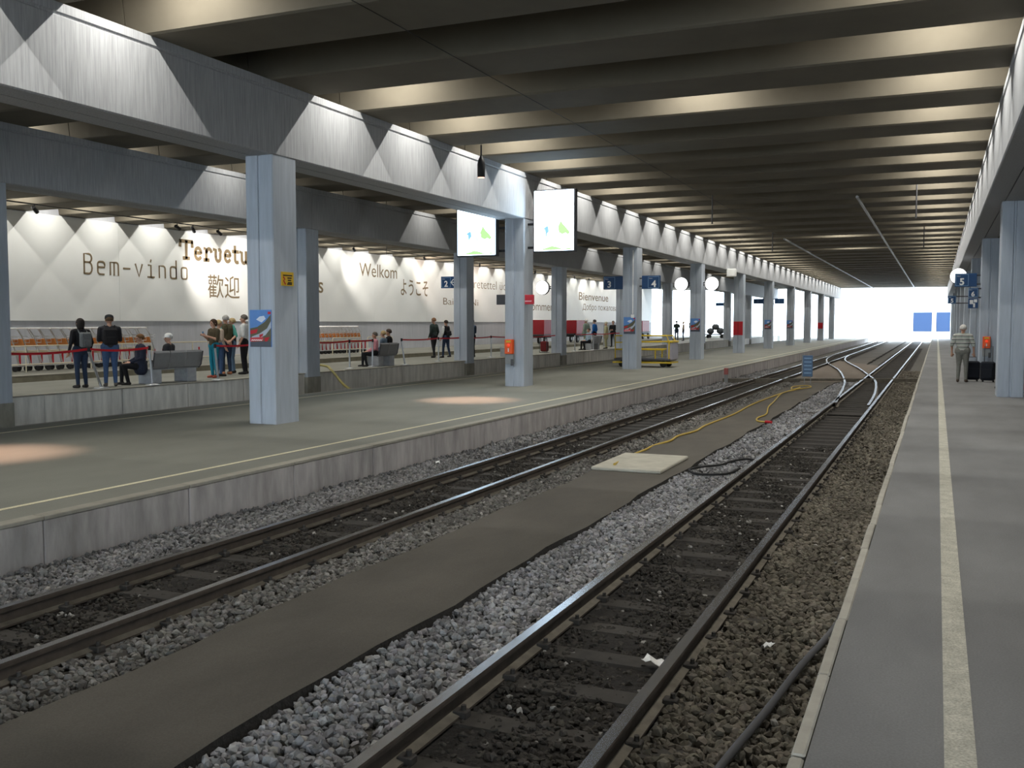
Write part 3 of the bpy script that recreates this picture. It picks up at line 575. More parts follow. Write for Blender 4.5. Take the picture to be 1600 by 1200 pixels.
def clock(x, y, z, r, lb, arm, col='A'):
    t = thing('station_clock', lb, 'clock', (x, y, z))
    b = MB(); b.lathe([(r * .97, -.09), (r, -.085), (r, .085), (r * .97, .09)], 32, M=Matrix.Rotation(PI / 2, 4, 'X')); obj('case', b, M_dgrey, t)
    for s_ in (-1, 1):
        b = MB(); b.lathe([(r * .94, 0), (r * .94, .006)], 32, M=Matrix.Translation((0, s_ * .093, 0)) @ Matrix.Rotation(PI / 2, 4, 'X')); f = obj('clock_face', b, M_clockf, t)
        b = MB()
        for k in range(12):
            a = k * PI / 6; b.add([tuple(Matrix.Rotation(a, 4, 'Y') @ Vector(p)) for p in [(-.012, s_ * .1, r * .72), (.012, s_ * .1, r * .72), (.012, s_ * .1, r * .88), (-.012, s_ * .1, r * .88)]], [(0, 1, 2, 3)])
        for a, l_ in ((.9, .55), (2.6, .8)):
            b.add([tuple(Matrix.Rotation(a, 4, 'Y') @ Vector(p)) for p in [(-.014, s_ * .101, -.05), (.014, s_ * .101, -.05), (.014, s_ * .101, r * l_), (-.014, s_ * .101, r * l_)]], [(0, 1, 2, 3)])
        obj('hands_and_marks', b, flat('clock_mark_pale', (.5, .5, .5), .5, emit=(1, 1, 1), es=1.1), f)
    b = MB(); b.cyl((math.copysign(r * .97, arm), 0, -.05), (arm, 0, -.05), .03); b.cyl((math.copysign(r * .97, arm), 0, .05), (arm, 0, .05), .03); obj('arm', b, M_dgrey, t)
clock(-11.50, 47.36, 3.65, .34, 'round white lit clock on the bench side of a column', .5)
clock(-10.00, 47.36, 3.65, .34, 'round white lit clock on the track side of a column', -.45)
clock(-18.62, 46.9, 3.57, .37, 'round white lit clock beside the welcome wall', .45)
clock(.83, 48.3, 3.85, .36, 'round white lit clock above the grey platform with the worn line', .52)
def screen(x, z0, z1, w, lb, arm):
    t = thing('advert_screen', lb, 'screen', (x, 25.05, z0)); h = z1 - z0
    b = MB(); b.box(-w / 2, w / 2, -.06, .12, 0, h, c=.012); obj('case', b, M_dgrey, t)
    b = MB(); b.box(-w / 2 + .04, w / 2 - .04, -.064, -.058, .04, h - .03); p = obj('display', b, M_scr, t)
    def blob(pts, m, nm):
        q = MB(); q.prism([(a * w - w / 2, c * h) for a, c in pts], .065, .067, M=TOMY); obj(nm, q, m, p)
    blob([(.24, .37), (.29, .36), (.31, .26), (.33, .22), (.34, .30), (.38, .33), (.37, .41), (.33, .42)], M_scb, 'picture_figure')
    blob([(.60, .40), (.66, .50), (.72, .44), (.80, .38), (.88, .31), (.84, .27), (.78, .30), (.70, .28), (.62, .31)], M_scg, 'picture_tree')
    blob([(.05, .035), (.95, .035), (.88, .06), (.70, .05), (.58, .08), (.45, .10), (.34, .075), (.2, .05)], M_scg, 'picture_grass')
    blob([(.50, .58), (.53, .54), (.52, .60)], M_sck, 'picture_mark'); blob([(.44, .32), (.50, .34), (.58, .28), (.52, .25)], M_sck, 'picture_mark')
    b = MB()
    for z in (.12, h * .45): b.box(min(arm, 0), max(arm, 0), .10, .16, z, z + .06)
    obj('arm', b, M_black, t)
screen(-9.60, 3.68, 5.37, 1.22, 'tall bright advert screen on the track side of a column', -.85)
screen(-11.93, 3.62, 5.30, 1.25, 'tall bright advert screen on the bench side of a column', .93)
def poster(col, face, y0, lb, w=.46, h=.64):
    k = COLS[col]; x, yy, _ = k.location; t = thing('wall_poster', lb, 'poster', (x, yy - .345, y0))
    b = MB(); b.box(-w / 2, w / 2, -.006, .002, 0, h, c=0); obj('sheet', b, flat('poster_sky', (.10, .24, .55), .5), t)
    def pc(pts, c, nm):
        q = MB(); q.prism([(a * w - w / 2, d * h) for a, d in pts], .0062, .0072, M=TOMY); obj('print_' + nm, q, flat('poster_' + nm, c, .5), t)
    pc([(.30, .74), (.55, .66), (.74, .76), (.66, .84), (.46, .82)], (.62, .68, .78), 'cloud')
    pc([(.02, .12), (.02, .50), (.35, .54), (.70, .68), (.98, .88), (.98, .12)], (.10, .095, .055), 'hill')
    q = MB(); q.prism([(a * w - w / 2, d * h) for a, d in [(.02, .13), (.30, .20), (.72, .32), (.98, .52), (.98, .70), (.80, .50), (.45, .36), (.1, .28)]], .0072, .0082, M=TOMY); obj('print_road', q, flat('poster_road', (.42, .46, .52), .5), t)
    for a in ([(.03, .34), (.03, .44), (.38, .49), (.32, .38)], [(.45, .25), (.60, .30), (.62, .36), (.44, .33)]):
        q = MB(); q.prism([(u * w - w / 2, d * h) for u, d in a], .0085, .0095, M=TOMY); obj('print_train', q, M_red, t)
    q = MB(); q.prism([(a * w - w / 2, d * h) for a, d in [(.02, .0), (.02, .13), (.98, .16), (.98, 0)]], .0083, .0091, M=TOMY); obj('print_foot', q, flat('poster_foot', (.07, .08, .10), .5), t)
    q = MB(); q.prism([(a * w - w / 2, d * h) for a, d in [(.02, .14), (.02, .25), (.62, .27), (.62, .16)]], .0095, .0105, M=TOMY); obj('print_banner', q, flat('poster_banner', (.55, .05, .06), .5), t)
    q = MB(); q.prism([(a * w - w / 2, d * h) for a, d in [(.68, .15), (.68, .25), (.92, .27), (.80, .15)]], .0095, .0105, M=TOMY); obj('print_banner', q, M_red, t)
    q = MB(); q.prism([(a * w - w / 2, d * h) for a, d in [(.84, .88), (.84, .95), (.98, .95), (.98, .88)]], .0072, .0082, M=TOMY); obj('print_logo', q, M_red, t)
    q = MB(); ngon_strokes(q, [[(-.19 + .02 * i, .118 + (.006 if i % 2 else -.006)) for i in range(12)]], .007, Matrix.Translation((0, -.0105, 0)) @ TOMY, .001); obj('print_caption', q, M_signw, t)
poster(('A', 0), 0, 1.34, 'alpine railway poster on the column under the yellow notice')
poster(('A', 2), 0, 1.34, 'alpine railway poster on the column between signs 3 and 4')
poster(('A', 3), 0, 1.34, 'alpine railway poster on the column between the two round clocks')
poster(('A', 5), 0, 1.34, 'alpine railway poster on the column with the blank blue signs')
poster(('A', 6), 0, 1.34, 'alpine railway poster one column past the blank blue signs')
b = MB(); b.box(-.28, .28, -.012, .0, 0, .80, c=0); t = tag(obj('red_placard', b, M_red, None, (-10.72, colY(4) - .335, 1.05)), 'plain red placard on a column past the round clocks', 'placard')
b = MB(); b.box(-.02, .02, -.014, -.012, .05, .75); obj('placard_seam', b, flat('dark_red', (.22, .01, .012), .5), t)
b = MB(); b.box(-.24, .24, -.012, .0, 0, .6); tag(obj('red_placard', b, M_red, None, (-10.72, colY(8) - .335, 1.2)), 'plain red placard on a far column near the hall end', 'placard')
# yellow notice on the first column, red sign and orange boxes
t = thing('yellow_notice', 'small yellow warning notice on the column above the poster', 'notice', (-10.43, 14.18, 2.40))
b = MB(); b.box(-.004, .012, -.17, .17, 0, .24); obj('plate', b, flat('notice_yellow', (.62, .40, .03), .5), t)
b = MB()
for i, (y0, y1, z) in enumerate([(-.13, .13, .17), (-.01, .11, .125), (.0, .10, .085), (0, .12, .045), (-.02, .12, .02)]): b.box(.012, .0135, y0, y1, z, z + .022)
obj('text_line', b, M_black, t)
b = MB(); ngon_strokes(b, [[(-.12, .15), (-.08, .11), (-.12, .09), (-.07, .03)]], .014, Matrix.Translation((.012, 0, 0)) @ TOX, .002); obj('lightning_symbol', b, M_red, t)
t = thing('red_sign', 'small red sign with pale script fixed to the screen column', 'sign', (-10.39, 25.0, 2.27))
b = MB(); b.box(-.20, .20, -.05, .05, 0, .26, c=.008); obj('board', b, flat('sign_red', (.50, .02, .035), .45), t)
b = MB(); ngon_strokes(b, [[(-.05 + .018 * i, .08 + .012 * (i % 2)) for i in range(12)], [(-.17, .03), (-.10, .24)]], .012, Matrix.Translation((0, -.05, 0)) @ TOMY, .003); obj('script', b, flat('sign_pink_print', (.75, .50, .55), .5), t)
b = MB(); b.box(-.19, .19, -.04, .04, 0, .28, c=.006); tag(obj('small_speaker', b, M_dgrey, None, (-11.20, 25.2, 2.27)), 'dark grey loudspeaker on the bench side of the screen column', 'loudspeaker')
def ticketbox(x, y, lb, face=-1):
    t = thing('ticket_validator', lb, 'ticket machine', (x, y, .62))
    b = MB(); b.box(-.12, .12, -.14, 0, .28, .68, c=.015); obj('orange_body', b, M_orange, t)
    b = MB(); b.box(-.12, .12, -.10, 0, 0, .28, c=.01); obj('grey_base', b, M_grey, t)
    b = MB(); b.ball((.0, -.14, .52), (.05, .02, .045)); obj('red_lamp', b, flat('red_lens', (.7, .03, .01), .3, emit=(1, .08, .02), es=.5), t)
    b = MB(); b.box(-.07, .07, -.145, -.14, .60, .65); obj('label_plate', b, M_yellow, t)
    b = MB(); b.box(-.015, .015, -.146, -.14, .34, .44); obj('slot', b, M_signw, t)
    b = MB(); b.box(.06, .14, -.13, -.10, -.04, .14, c=.008); obj('side_flap', b, M_dgrey, t)
ticketbox(-10.84, 24.88, 'orange ticket validator on the column carrying the screens')
ticketbox(1.56, 36.97, 'orange ticket validator on the column behind the striped-shirt man')
for (x, y) in ((-10.60, 36.29 - .345),):
    b = MB(); b.tube([(x, y, 4.5), (x, y, 2.1)], .02); b.box(x - .06, x + .06, y - .03, y + .02, 1.95, 2.08, c=.01); tag(obj('cable_conduit', b, M_signw), 'white conduit running down the column between signs 3 and 4', 'conduit')
fl = thing('floodlight', 'white floodlight clamped under the beam past the round clocks', 'lamp', (-10.2, 53.2, 4.55))
b = MB(); b.box(-.25, .25, -.16, .10, -.30, .12, c=.03); obj('head', b, M_signw, fl); b = MB(); b.box(-.40, .0, -.03, .03, .05, .10); obj('bracket', b, M_grey, fl)
# outside at the far end
ob = thing('far_building', 'bright white building with blue openings outside the hall end', 'building', (-2, 150, -.62))
b = MB(); b.box(-16, 14, 0, 8, 0, 12); obj('wall', b, M_out, ob)
for x0, x1 in ((-1.1, 1.35), (1.9, 3.7)):
    b = MB(); b.box(x0, x1, -.12, 0, 1.2, 3.9); f = obj('opening', b, M_outb, ob); b = MB(); b.box(x0 + .1, x1 - .1, -.16, -.12, 1.3, 3.8); obj('pane', b, M_outb, f)
# ------------------------------------------------------------------ benches, stanchions, trolleys, carts
def bench(loc, length, lb):
    t = thing('platform_bench', lb, 'bench', loc)            # local: along Y, back towards +X
    for y in (.18, length - .30):
        b = MB(); b.box(-.52, -.06, y - .17, y + .17, 0, .36, c=.012); obj('concrete_block', b, mat('bench_block', (.36, .37, .38), .8, .15, 6, rnd=.12), t)
    n = max(2, round(length / .6)); w = length / n
    for k in range(n):
        b = MB(); pr = [(-.56, .37), (-.52, .40), (-.14, .37), (-.07, .42), (-.03, .55), (.02, .80), (.0, .83)]
        vs = [(x, k * w + .012, z) for x, z in pr] + [(x, (k + 1) * w - .012, z) for x, z in pr]; m = len(pr)
        vs += [(x + .012, y, z - .022) for x, y, z in vs]
        fs = [(i, i + 1, m + i + 1, m + i) for i in range(m - 1)] + [(2 * m + i, 3 * m + i, 3 * m + i + 1, 2 * m + i + 1) for i in range(m - 1)]
        fs += [(0, m, 3 * m, 2 * m), (m - 1, 3 * m - 1, 4 * m - 1, 2 * m - 1)] + [(i, 2 * m + i, 2 * m + i + 1, i + 1) for i in range(m - 1)] + [(m + i, m + i + 1, 3 * m + i + 1, 3 * m + i) for i in range(m - 1)]
        b.add(vs, fs, smooth=False); obj('seat_shell', b, M_shell, t)
    b = MB(); b.box(-.50, -.08, .05, length - .05, .345, .37); obj('seat_rail', b, M_grey, t)
    for y in (.0, length):
        b = MB(); b.tube([(-.1, y, .36), (-.02, y, .45), (.05, y, .80)], .018); obj('end_bracket', b, M_dgrey, t)
    return t
bench((-17.95, 18.85, ZL), 1.75, 'steel bench on concrete blocks with a white-capped man seated')
bench((-17.98, 29.75, ZL), 1.25, 'steel bench on concrete blocks with a pink-clad woman seated')
bench((-17.95, 52.9, ZL), 1.6, 'steel bench on concrete blocks near the man in blue')
bench((-17.95, 41.2, ZL), 1.3, 'steel bench on concrete blocks mostly hidden behind the screen column')
bench((2.35, 28.3, 0), 1.5, 'steel bench on the right platform behind the nearest column')
def stanchion(x, y, top=(0, 0), lb=''):
    t = thing('belt_stanchion', lb, 'barrier post', (x, y, ZL))
    b = MB(); b.lathe([(.17, 0), (.175, .012), (.15, .03), (.05, .045)], 20); obj('base', b, M_steel, t)
    b = MB(); b.cyl((0, 0, .03), (top[0], top[1], .88), .03, n=12); obj('pole', b, M_steel, t)
    b = MB(); b.cyl((top[0], top[1], .87), (top[0], top[1], .98), .036, n=12); obj('belt_head', b, M_black, t)
    return Vector((x + top[0], y + top[1], ZL + .93))
stl = ['leaning steel belt post before the hooded person', 'steel belt post before the seated woman in dark coat', 'steel belt post at the end of the bench with the capped man', 'steel belt post beside the man in a white shirt', 'steel belt post standing alone before the trolleys', 'steel belt post beside the pink-clad woman', 'steel belt post behind the bench with the pink-clad woman', 'steel belt post before the walking couple', 'steel belt post between two columns past the walking couple', 'steel belt post before the red luggage wagon', 'steel belt post beside the bench near the man in blue', 'steel belt post past the seated people near the man in blue']
sp = [(-17.98, 17.2, (-.05, -.30)), (-17.75, 18.60, (0, -.08)), (-17.62, 20.85, (0, -.1)), (-18.04, 23.1, (0, 0)), (-18.1, 28.0, (0, 0)), (-18.1, 29.45, (0, .03)), (-17.80, 31.2, (-.1, -.05)), (-18.2, 34.6, (0, 0)), (-18.1, 39.4, (0, 0)), (-18.05, 50.2, (0, 0)), (-17.8, 52.6, (0, 0)), (-18.1, 57.5, (0, 0))]
hd = [stanchion(x, y, tp_, lb) for (x, y, tp_), lb in zip(sp, stl)]
def belt(a, b, lb, sag=.05):
    mb = MB(); n = 10; vs = []
    for i in range(n + 1):
        t = i / n; p = a.lerp(b, t); p.z -= sag * 4 * t * (1 - t)
        for dx, dz in ((-.004, -.026), (.004, -.026), (.004, .026), (-.004, .026)): vs.append((p.x + dx, p.y, p.z + dz))
    fs = [(i * 4 + k, i * 4 + (k + 1) % 4, (i + 1) * 4 + (k + 1) % 4, (i + 1) * 4 + k) for i in range(n) for k in range(4)] + [(3, 2, 1, 0), (n * 4, n * 4 + 1, n * 4 + 2, n * 4 + 3)]
    mb.add(vs, fs); tag(obj('barrier_belt', mb, M_belt), lb, 'belt')
belt(Vector((-17.95, 14.5, 1.12)), hd[0] - Vector((0, .04, 0)), 'red belt from a column to the leaning post')
belt(hd[0] + Vector((0, .04, 0)), hd[1] - Vector((0, .04, 0)), 'red belt from the leaning post past the jeans-clad man')
belt(hd[2] + Vector((0, .04, 0)), hd[3] - Vector((0, .04, 0)), 'red belt before the group of standing travellers', .03)
belt(hd[3] + Vector((0, .04, 0)), Vector((-17.95, 24.85, 1.15)), 'red belt tied to the column behind the poster column', .02)
belt(Vector((-17.95, 25.58, 1.15)), hd[4] - Vector((0, .04, 0)), 'red belt from a column to the lone post before the trolleys', .03)
belt(hd[4] + Vector((0, .04, 0)), hd[5] - Vector((0, .04, 0)), 'short red belt ending at the bench of the pink-clad woman', .01)
belt(hd[6] + Vector((0, .04, 0)), hd[7] - Vector((0, .04, 0)), 'red belt past the bench to the walking couple', .03)
belt(hd[7] + Vector((0, .04, 0)), Vector((-17.95, 35.93, 1.15)), 'short red belt tied to the column under the arrow sign', .01)
belt(Vector((-17.95, 36.66, 1.15)), hd[8] - Vector((0, .04, 0)), 'red belt from the arrow sign column to the next post', .03)
belt(hd[8] + Vector((0, .04, 0)), Vector((-17.95, 46.95, 1.12)), 'long red belt running behind the screen column', .06)
belt(hd[9] + Vector((0, .04, 0)), hd[10] - Vector((0, .04, 0)), 'red belt before the dark-wheeled red wagon', .03)
belt(hd[10] + Vector((0, .04, 0)), hd[11] - Vector((0, .04, 0)), 'red belt behind the bench near the man in blue', .04)
belt(hd[11] + Vector((0, .04, 0)), Vector((-17.95, 58.05, 1.14)), 'short red belt before the man beside the grey cabinet', .01)
# luggage trolleys
M_tro = flat('trolley_orange', (.62, .22, .05), .5); M_cream = flat('trolley_cream', (.62, .56, .42), .5); M_chr = flat('trolley_chrome', (.55, .55, .54), .3, .8)
def make_trolley(lb, grp, loc):
    t = thing('luggage_trolley', lb, 'luggage trolley', loc, 0, grp)       # local: pushed towards +Y, handle at -Y
    b = MB(); b.tube([(-.26, -.30, .16), (-.24, .50, .15), (.24, .50, .15), (.26, -.30, .16)], .016, closed=True); b.tube([(-.08, -.3, .16), (-.08, .5, .15)], .012); b.tube([(.08, -.3, .16), (.08, .5, .15)], .012); obj('base_frame', b, M_chr, t)
    for x, y in ((-.24, -.26), (.24, -.26), (0, .44)):
        b = MB(); b.cyl((x - .02, y, .085), (x + .02, y, .085), .085, n=14); obj('wheel', b, M_dark, t)
    b = MB()
    for x in (-.26, .26): b.tube([(x, -.12, .16), (x, -.24, .62), (x, -.40, 1.02), (x, -.56, 1.22)], .016)
    obj('upright', b, M_chr, t)
    b = MB(); b.cyl((-.28, -.57, 1.23), (.28, -.57, 1.23), .022); obj('handle', b, M_signw, t)
    b = MB(); b.box(-.24, .24, -.012, .012, 0, .20, c=.008, M=Matrix.Translation((0, -.315, .74)) @ Matrix.Rotation(R(22), 4, 'X')); obj('advert_board', b, M_tro, t)
    b = MB(); b.box(-.24, .24, -.012, .012, 0, .14, c=.008, M=Matrix.Translation((0, -.22, .46)) @ Matrix.Rotation(R(15), 4, 'X')); obj('lower_board', b, M_cream, t)
    b = MB()
    for z in (.80, .90, .98): b.tube([(-.22, -.32, z), (-.22, -.12, z + .02), (.22, -.12, z + .02), (.22, -.32, z)], .007, 5)
    for x in (-.22, -.07, .07, .22): b.tube([(x, -.12, .80), (x, -.12, 1.0)], .006, 5)
    obj('basket', b, M_chr, t)
    b = MB(); b.box(-.03, .03, .46, .50, .16, .52, c=.008); obj('red_bumper', b, M_red, t)
    return t
g1 = 'nested trolleys behind the hooded person'; t0 = make_trolley('nested luggage trolley with orange boards behind the standing pair', g1, (-27.5, 22.4, ZU)); t0.scale = (1.1, 1.12, 1.14)
for i in range(1, 16): copy_tree(t0, None, (-27.5 + random.uniform(-.02, .02), 22.4 + i * .43, ZU))
for i in range(14): copy_tree(t0, None, (-28.8 + random.uniform(-.02, .02), 41.2 + i * .335, ZU), 0, 'nested luggage trolley with orange boards beside the pink-clad woman', 'nested trolleys by the second bench')
copy_tree(t0, None, (-27.9, 32.6, ZU), R(160), 'lone luggage trolley behind the white-capped seated man', 'single trolleys'); 
def railing(y0, y1, x, lb):
    t = thing('trolley_railing', lb, 'railing', (x * Q, y0 * Q, ZU)); L_ = (y1 - y0) * Q
    b = MB(); b.tube([(0, 0, 0), (0, 0, .72)] + [(0, .12 - .12 * math.cos(R(a)), .72 + .12 * math.sin(R(a))) for a in (30, 60, 90)] + [(0, L_ - .12, .84)] + [(0, L_ - .12 + .12 * math.sin(R(a)), .72 + .12 * math.cos(R(a))) for a in (30, 60, 90)] + [(0, L_, 0)], .024); obj('hoop', b, M_cream, t)
    b = MB(); b.tube([(0, 0, .25), (0, L_, .25)], .02); b.tube([(0, L_ / 2, 0), (0, L_ / 2, .84)], .02); obj('crossbar', b, M_cream, t)
for a, b_, x, lb in ((17.6, 20.9, -22.85, 'cream tube railing before the trolleys, past the hall column'), (21.5, 23.9, -22.85, 'cream tube railing before the trolleys behind the standing pair'), (24.6, 27.0, -22.85, 'cream tube railing beside the end of the trolley row'), (27.7, 30.1, -22.85, 'cream tube railing behind the white-capped man'), (35.2, 37.4, -23.6, 'cream tube railing before the trolleys by the second bench'), (38.0, 40.2, -23.6, 'cream tube railing behind the pink-clad woman')): railing(a, b_, x, lb)
def wagon(y, lb, pink, rz=0):
    t = thing('luggage_wagon', lb, 'luggage wagon', (-27.4, y * Q, ZU), rz); t.scale = (Q, Q, Q)
    b = MB(); b.box(-.6, .6, -1.2, 1.2, .55, .63); obj('deck', b, M_dgrey, t)
    b = MB(); b.box(-.6, .6, -1.2, .9 if not pink else .2, .63, 1.55, c=.02); obj('red_box', b, flat('wagon_red', (.30, .012, .02), .45), t)
    if pink: b = MB(); b.box(-.6, .6, .22, 1.2, .63, 1.57, c=.02); obj('painted_reflection', b, flat('wagon_reflection', (.60, .28, .45), .4), t)  # pink reflection painted as a block of colour; every wagon leaves it out
    for x in (-.55, .55):
        for y_ in (-.85, .85): b = MB(); b.cyl((x - .05, y_, .25), (x + .05, y_, .25), .25, n=16); w = obj('wheel', b, M_dark, t); b = MB(); b.cyl((x - .055, y_, .25), (x + .055, y_, .25), .11, n=12); obj('hub', b, M_galv, w)
    b = MB(); b.tube([(0, -1.2, .5), (0, -1.7, .35), (0, -1.9, .9)], .025); b.box(-.5, .5, -1.1, 1.1, .40, .55); obj('chassis', b, M_black, t)
wagon(58.9, 'dark red luggage wagon near the red bag trolley', False); wagon(65.0, 'dark red luggage wagon behind the standing group by the bench', False); wagon(81.5, 'dark red luggage wagon near the end of the white panels', False)
# yellow cart behind the sign column
t = thing('yellow_cart', 'yellow tube-framed luggage cart behind the sign column', 'cart', (-10.75, 38.3, 0), R(0))
b = MB(); b.box(-1.15, 1.15, -.55, .55, .26, .36, c=.02); obj('deck', b, M_dgrey, t)
b = MB(); b.box(-1.2, 1.2, -.58, .58, .16, .22); obj('bumper', b, M_yellow, t)
for x in (-.85, .85):
    for y in (-.42, .42): b = MB(); b.cyl((x, y - .04, .13), (x, y + .04, .13), .13, n=14); obj('wheel', b, M_dark, t)
b = MB()
for y in (-.52, .52):
    b.tube([(-1.1, y, .3), (-1.1, y, 1.25), (1.0, y, 1.25), (1.1, y, 1.0), (1.1, y, .3)], .028); b.tube([(-1.1, y, .98), (1.05, y, 1.02)], .024); b.tube([(-1.1, y, .70), (.9, y, .70)], .028); b.tube([(.55, y, .3), (.55, y, .70)], .028)
obj('side_frame', b, M_yellow, t)
b = MB(); b.box(1.0, 1.22, -.5, .5, .3, .98, c=.03); obj('end_panel', b, flat('cart_grey', (.34, .32, .36), .5), t)
b = MB(); b.box(.98, 1.24, -.53, .53, .98, 1.06, c=.02); obj('end_cap', b, M_yellow, t)
b = MB(); b.box(-.3, .3, -.28, .28, 0, 1.45, c=.02); o = tag(obj('grey_cabinet', b, M_galv, None, (-20.1, 62.6, ZL)), 'grey steel cabinet beside the man with the small suitcase', 'cabinet')
b = MB(); b.box(.30, .306, -.22, .22, .8, 1.3); obj('cabinet_panel', b, M_dgrey, o)
# ------------------------------------------------------------------ people
PEOPLE = []
def skin_m(c): return flat('skin_%d' % int(c[0] * 100), c, .6)
SK = (.52, .30, .21)
def cloth(n, c): return mat('cloth_' + n, c, .9, .12, 25, bump=.1)
def person(lb, loc, rz, h=1.70, pose='stand', top=None, arms=None, legs=None, shoes=None, hair=(.10, .06, .03), hairlen=0, cap=None, sleeve='long', lean=0., head=0., hands='down', hem=.0, skirt=False, voxel=.011, stride=.0, bulk=1., legcut=None, name='person', skin=SK):
    S = []                                   # segments: a, b, ra, rb, material, (flatten y)
    mats = [skin_m(skin), top, arms or top, legs, shoes or cloth('shoe_dark', (.03, .028, .026)), flat('eye_dark', (.02, .015, .01), .3), flat('lip_tone', (.40, .17, .14), .5)]
    sit = pose == 'sit'; k = h / 1.72; hz = .50 if sit else .93
    def seg(a, b, ra, rb, m, fy=1.): S.append((Vector(a), Vector(b), ra, rb, m, fy))
    Lm = Matrix.Translation((0, 0, hz)) @ Matrix.Rotation(-lean, 4, 'X') @ Matrix.Translation((0, 0, -.93))
    T = lambda p: Lm @ Vector(p)
    B = bulk * 1.10
    seg(T((-.075, 0, .95)), T((.075, 0, .95)), .125 * B, .125 * B, 1 if hem > .1 or skirt else 3, .9)
    seg(T((0, 0, 1.0)), T((0, .0, 1.16)), .145 * B, .14 * B, 1, .8); seg(T((-.06, 0, 1.16)), T((-.07, -.01, 1.36)), .115 * B, .115 * B, 1, .9); seg(T((.06, 0, 1.16)), T((.07, -.01, 1.36)), .115 * B, .115 * B, 1, .9)
    seg(T((-.14, -.01, 1.41)), T((.14, -.01, 1.41)), .068 * B, .068 * B, 1); seg(T((0, -.02, 1.40)), T((0, 0, 1.53)), .062, .052, 0)
    if hem: seg(T((-.06, 0, .95)), T((-.07, 0, .95 - hem)), .135 * B, .135 * B, 1, .95); seg(T((.06, 0, .95)), T((.07, 0, .95 - hem)), .135 * B, .135 * B, 1, .95)
    Hm = Lm @ Matrix.Translation((0, .005, 1.56)) @ Matrix.Rotation(head, 4, 'Z')
    Hd = lambda p: Hm @ Vector(p)
    seg(Hd((0, .0, .10)), Hd((0, .012, .055)), .088, .080, 0); seg(Hd((0, -.02, .095)), Hd((0, -.02, .10)), .088, .088, 0); seg(Hd((0, .03, .0)), Hd((0, .045, -.015)), .055, .040, 0)
    seg(Hd((0, .085, .065)), Hd((0, .105, .035)), .012, .018, 0)
    for s_ in (-1, 1):
        seg(Hd((s_ * .082, -.01, .07)), Hd((s_ * .090, -.015, .04)), .018, .014, 0); seg(Hd((s_ * .033, .083, .072)), Hd((s_ * .034, .083, .072)), .013, .013, 5)
    seg(Hd((-.02, .083, -.005)), Hd((.02, .083, -.005)), .011, .011, 6)
    for s_ in (-1, 1):
        hip = Vector((s_ * .09, 0, hz - .03))
        if sit: kn = Vector((s_ * .11, .44, .50)); an = Vector((s_ * .12, .40 + .05 * s_, .09))
        else: kn = Vector((s_ * .10, .02 + s_ * stride * .5, .49)); an = Vector((s_ * .11, -.02 + s_ * stride, .09 + (.03 if s_ * stride < 0 else 0)))
        lc = legcut is not None
        seg(hip, kn, .093 * B, .064, 3); mid = kn.lerp(an, .45); seg(kn, mid, .062, .058, 3); seg(mid, an, .056, .046 if not lc else .04, 0 if lc and not sit else 3)
        seg(an + Vector((0, -.03, -.045)), an + Vector((s_ * .02, .15, -.06)), .045, .036, 4); seg(an + Vector((0, 0, .0)), an + Vector((0, -.01, -.04)), .045, .045, 4)
        sh = T((s_ * .185 * (.5 + .5 * B), -.01, 1.40))
        if hands == 'down': el = T((s_ * .245 * B, -.04, 1.13)); wr = T((s_ * .25 * B, .06, .90))
        elif hands == 'back': el = T((s_ * .27, -.10, 1.14)); wr = T((s_ * .05, -.19, .98 + .02 * s_))
        elif hands == 'front': el = T((s_ * .24, .02, 1.14)); wr = T((s_ * .09, .25, 1.13))
        elif hands == 'phone': el = T((s_ * .22, .03, 1.14)); wr = T((s_ * .05, .30, 1.25))
        elif hands == 'lap': el = T((s_ * .24, .02, 1.13)); wr = T((s_ * .12, .27, 1.02))
        elif hands == 'pull': el = T((s_ * .25, -.05, 1.14)); wr = T((s_ * .27, -.05 if s_ > 0 else .05, .88))
        fs_ = 0 if sleeve == 'short' else 2; um = (sh + el) / 2
        seg(sh, um, .062 * B, .056 * B, 2); seg(um, el, .056 * B, .047 * B, 2); seg(el, wr, .044 if fs_ else .040, .034 if fs_ else .028, fs_)
        d = (wr - el).normalized(); side = d.cross(Vector((0, 1, 0))); side = side.normalized() if side.length > .2 else Vector((0, 0, 1)); nrm = side.cross(d)
        if hands in ('phone', 'front', 'lap'): pass
        pe = wr + d * .085; seg(wr, pe, .030, .036, 0, 1.)
        for q, (o_, ln_) in enumerate(((-.031, .070), (-.010, .082), (.011, .076), (.031, .058))):
            b0 = pe + side * o_; b1 = b0 + d * ln_ * .55 + nrm * .006; b2 = b1 + d * ln_ * .42 + nrm * .025; seg(b0, b1, .0095, .0088, 0); seg(b1, b2, .0088, .0075, 0)
        t0_ = wr + d * .03 - side * s_ * .03; t1_ = t0_ + d * .035 - side * s_ * .028; seg(t0_, t1_, .012, .011, 0); seg(t1_, t1_ + d * .03 + nrm * .012, .010, .009, 0)
    if skirt:
        pass
    mb = MB()
    for a, b, ra, rb, m, fy in S:
        n = 12; d = b - a; L_ = d.length; d = d / L_ if L_ > 1e-5 else Vector((0, 0, 1)); u = d.orthogonal().normalized(); w = d.cross(u); rings = []
        for t_, off, rr in [(0, -.92, .38), (0, -.6, .8), (0, 0, 1), (1, 0, 1), (1, .6, .8), (1, .92, .38)]:
            r_ = (ra if t_ == 0 else rb); c = (a if t_ == 0 else b) + d * off * r_
            rings.append([c + (u * math.cos(2 * PI * i / n) + w * math.sin(2 * PI * i / n)) * r_ * rr for i in range(n)])
        vs = [p for r_ in rings for p in r_]
        if fy != 1.:
            cy = (a.y + b.y) / 2; vs = [Vector((p.x, cy + (p.y - cy) * fy, p.z)) for p in vs]
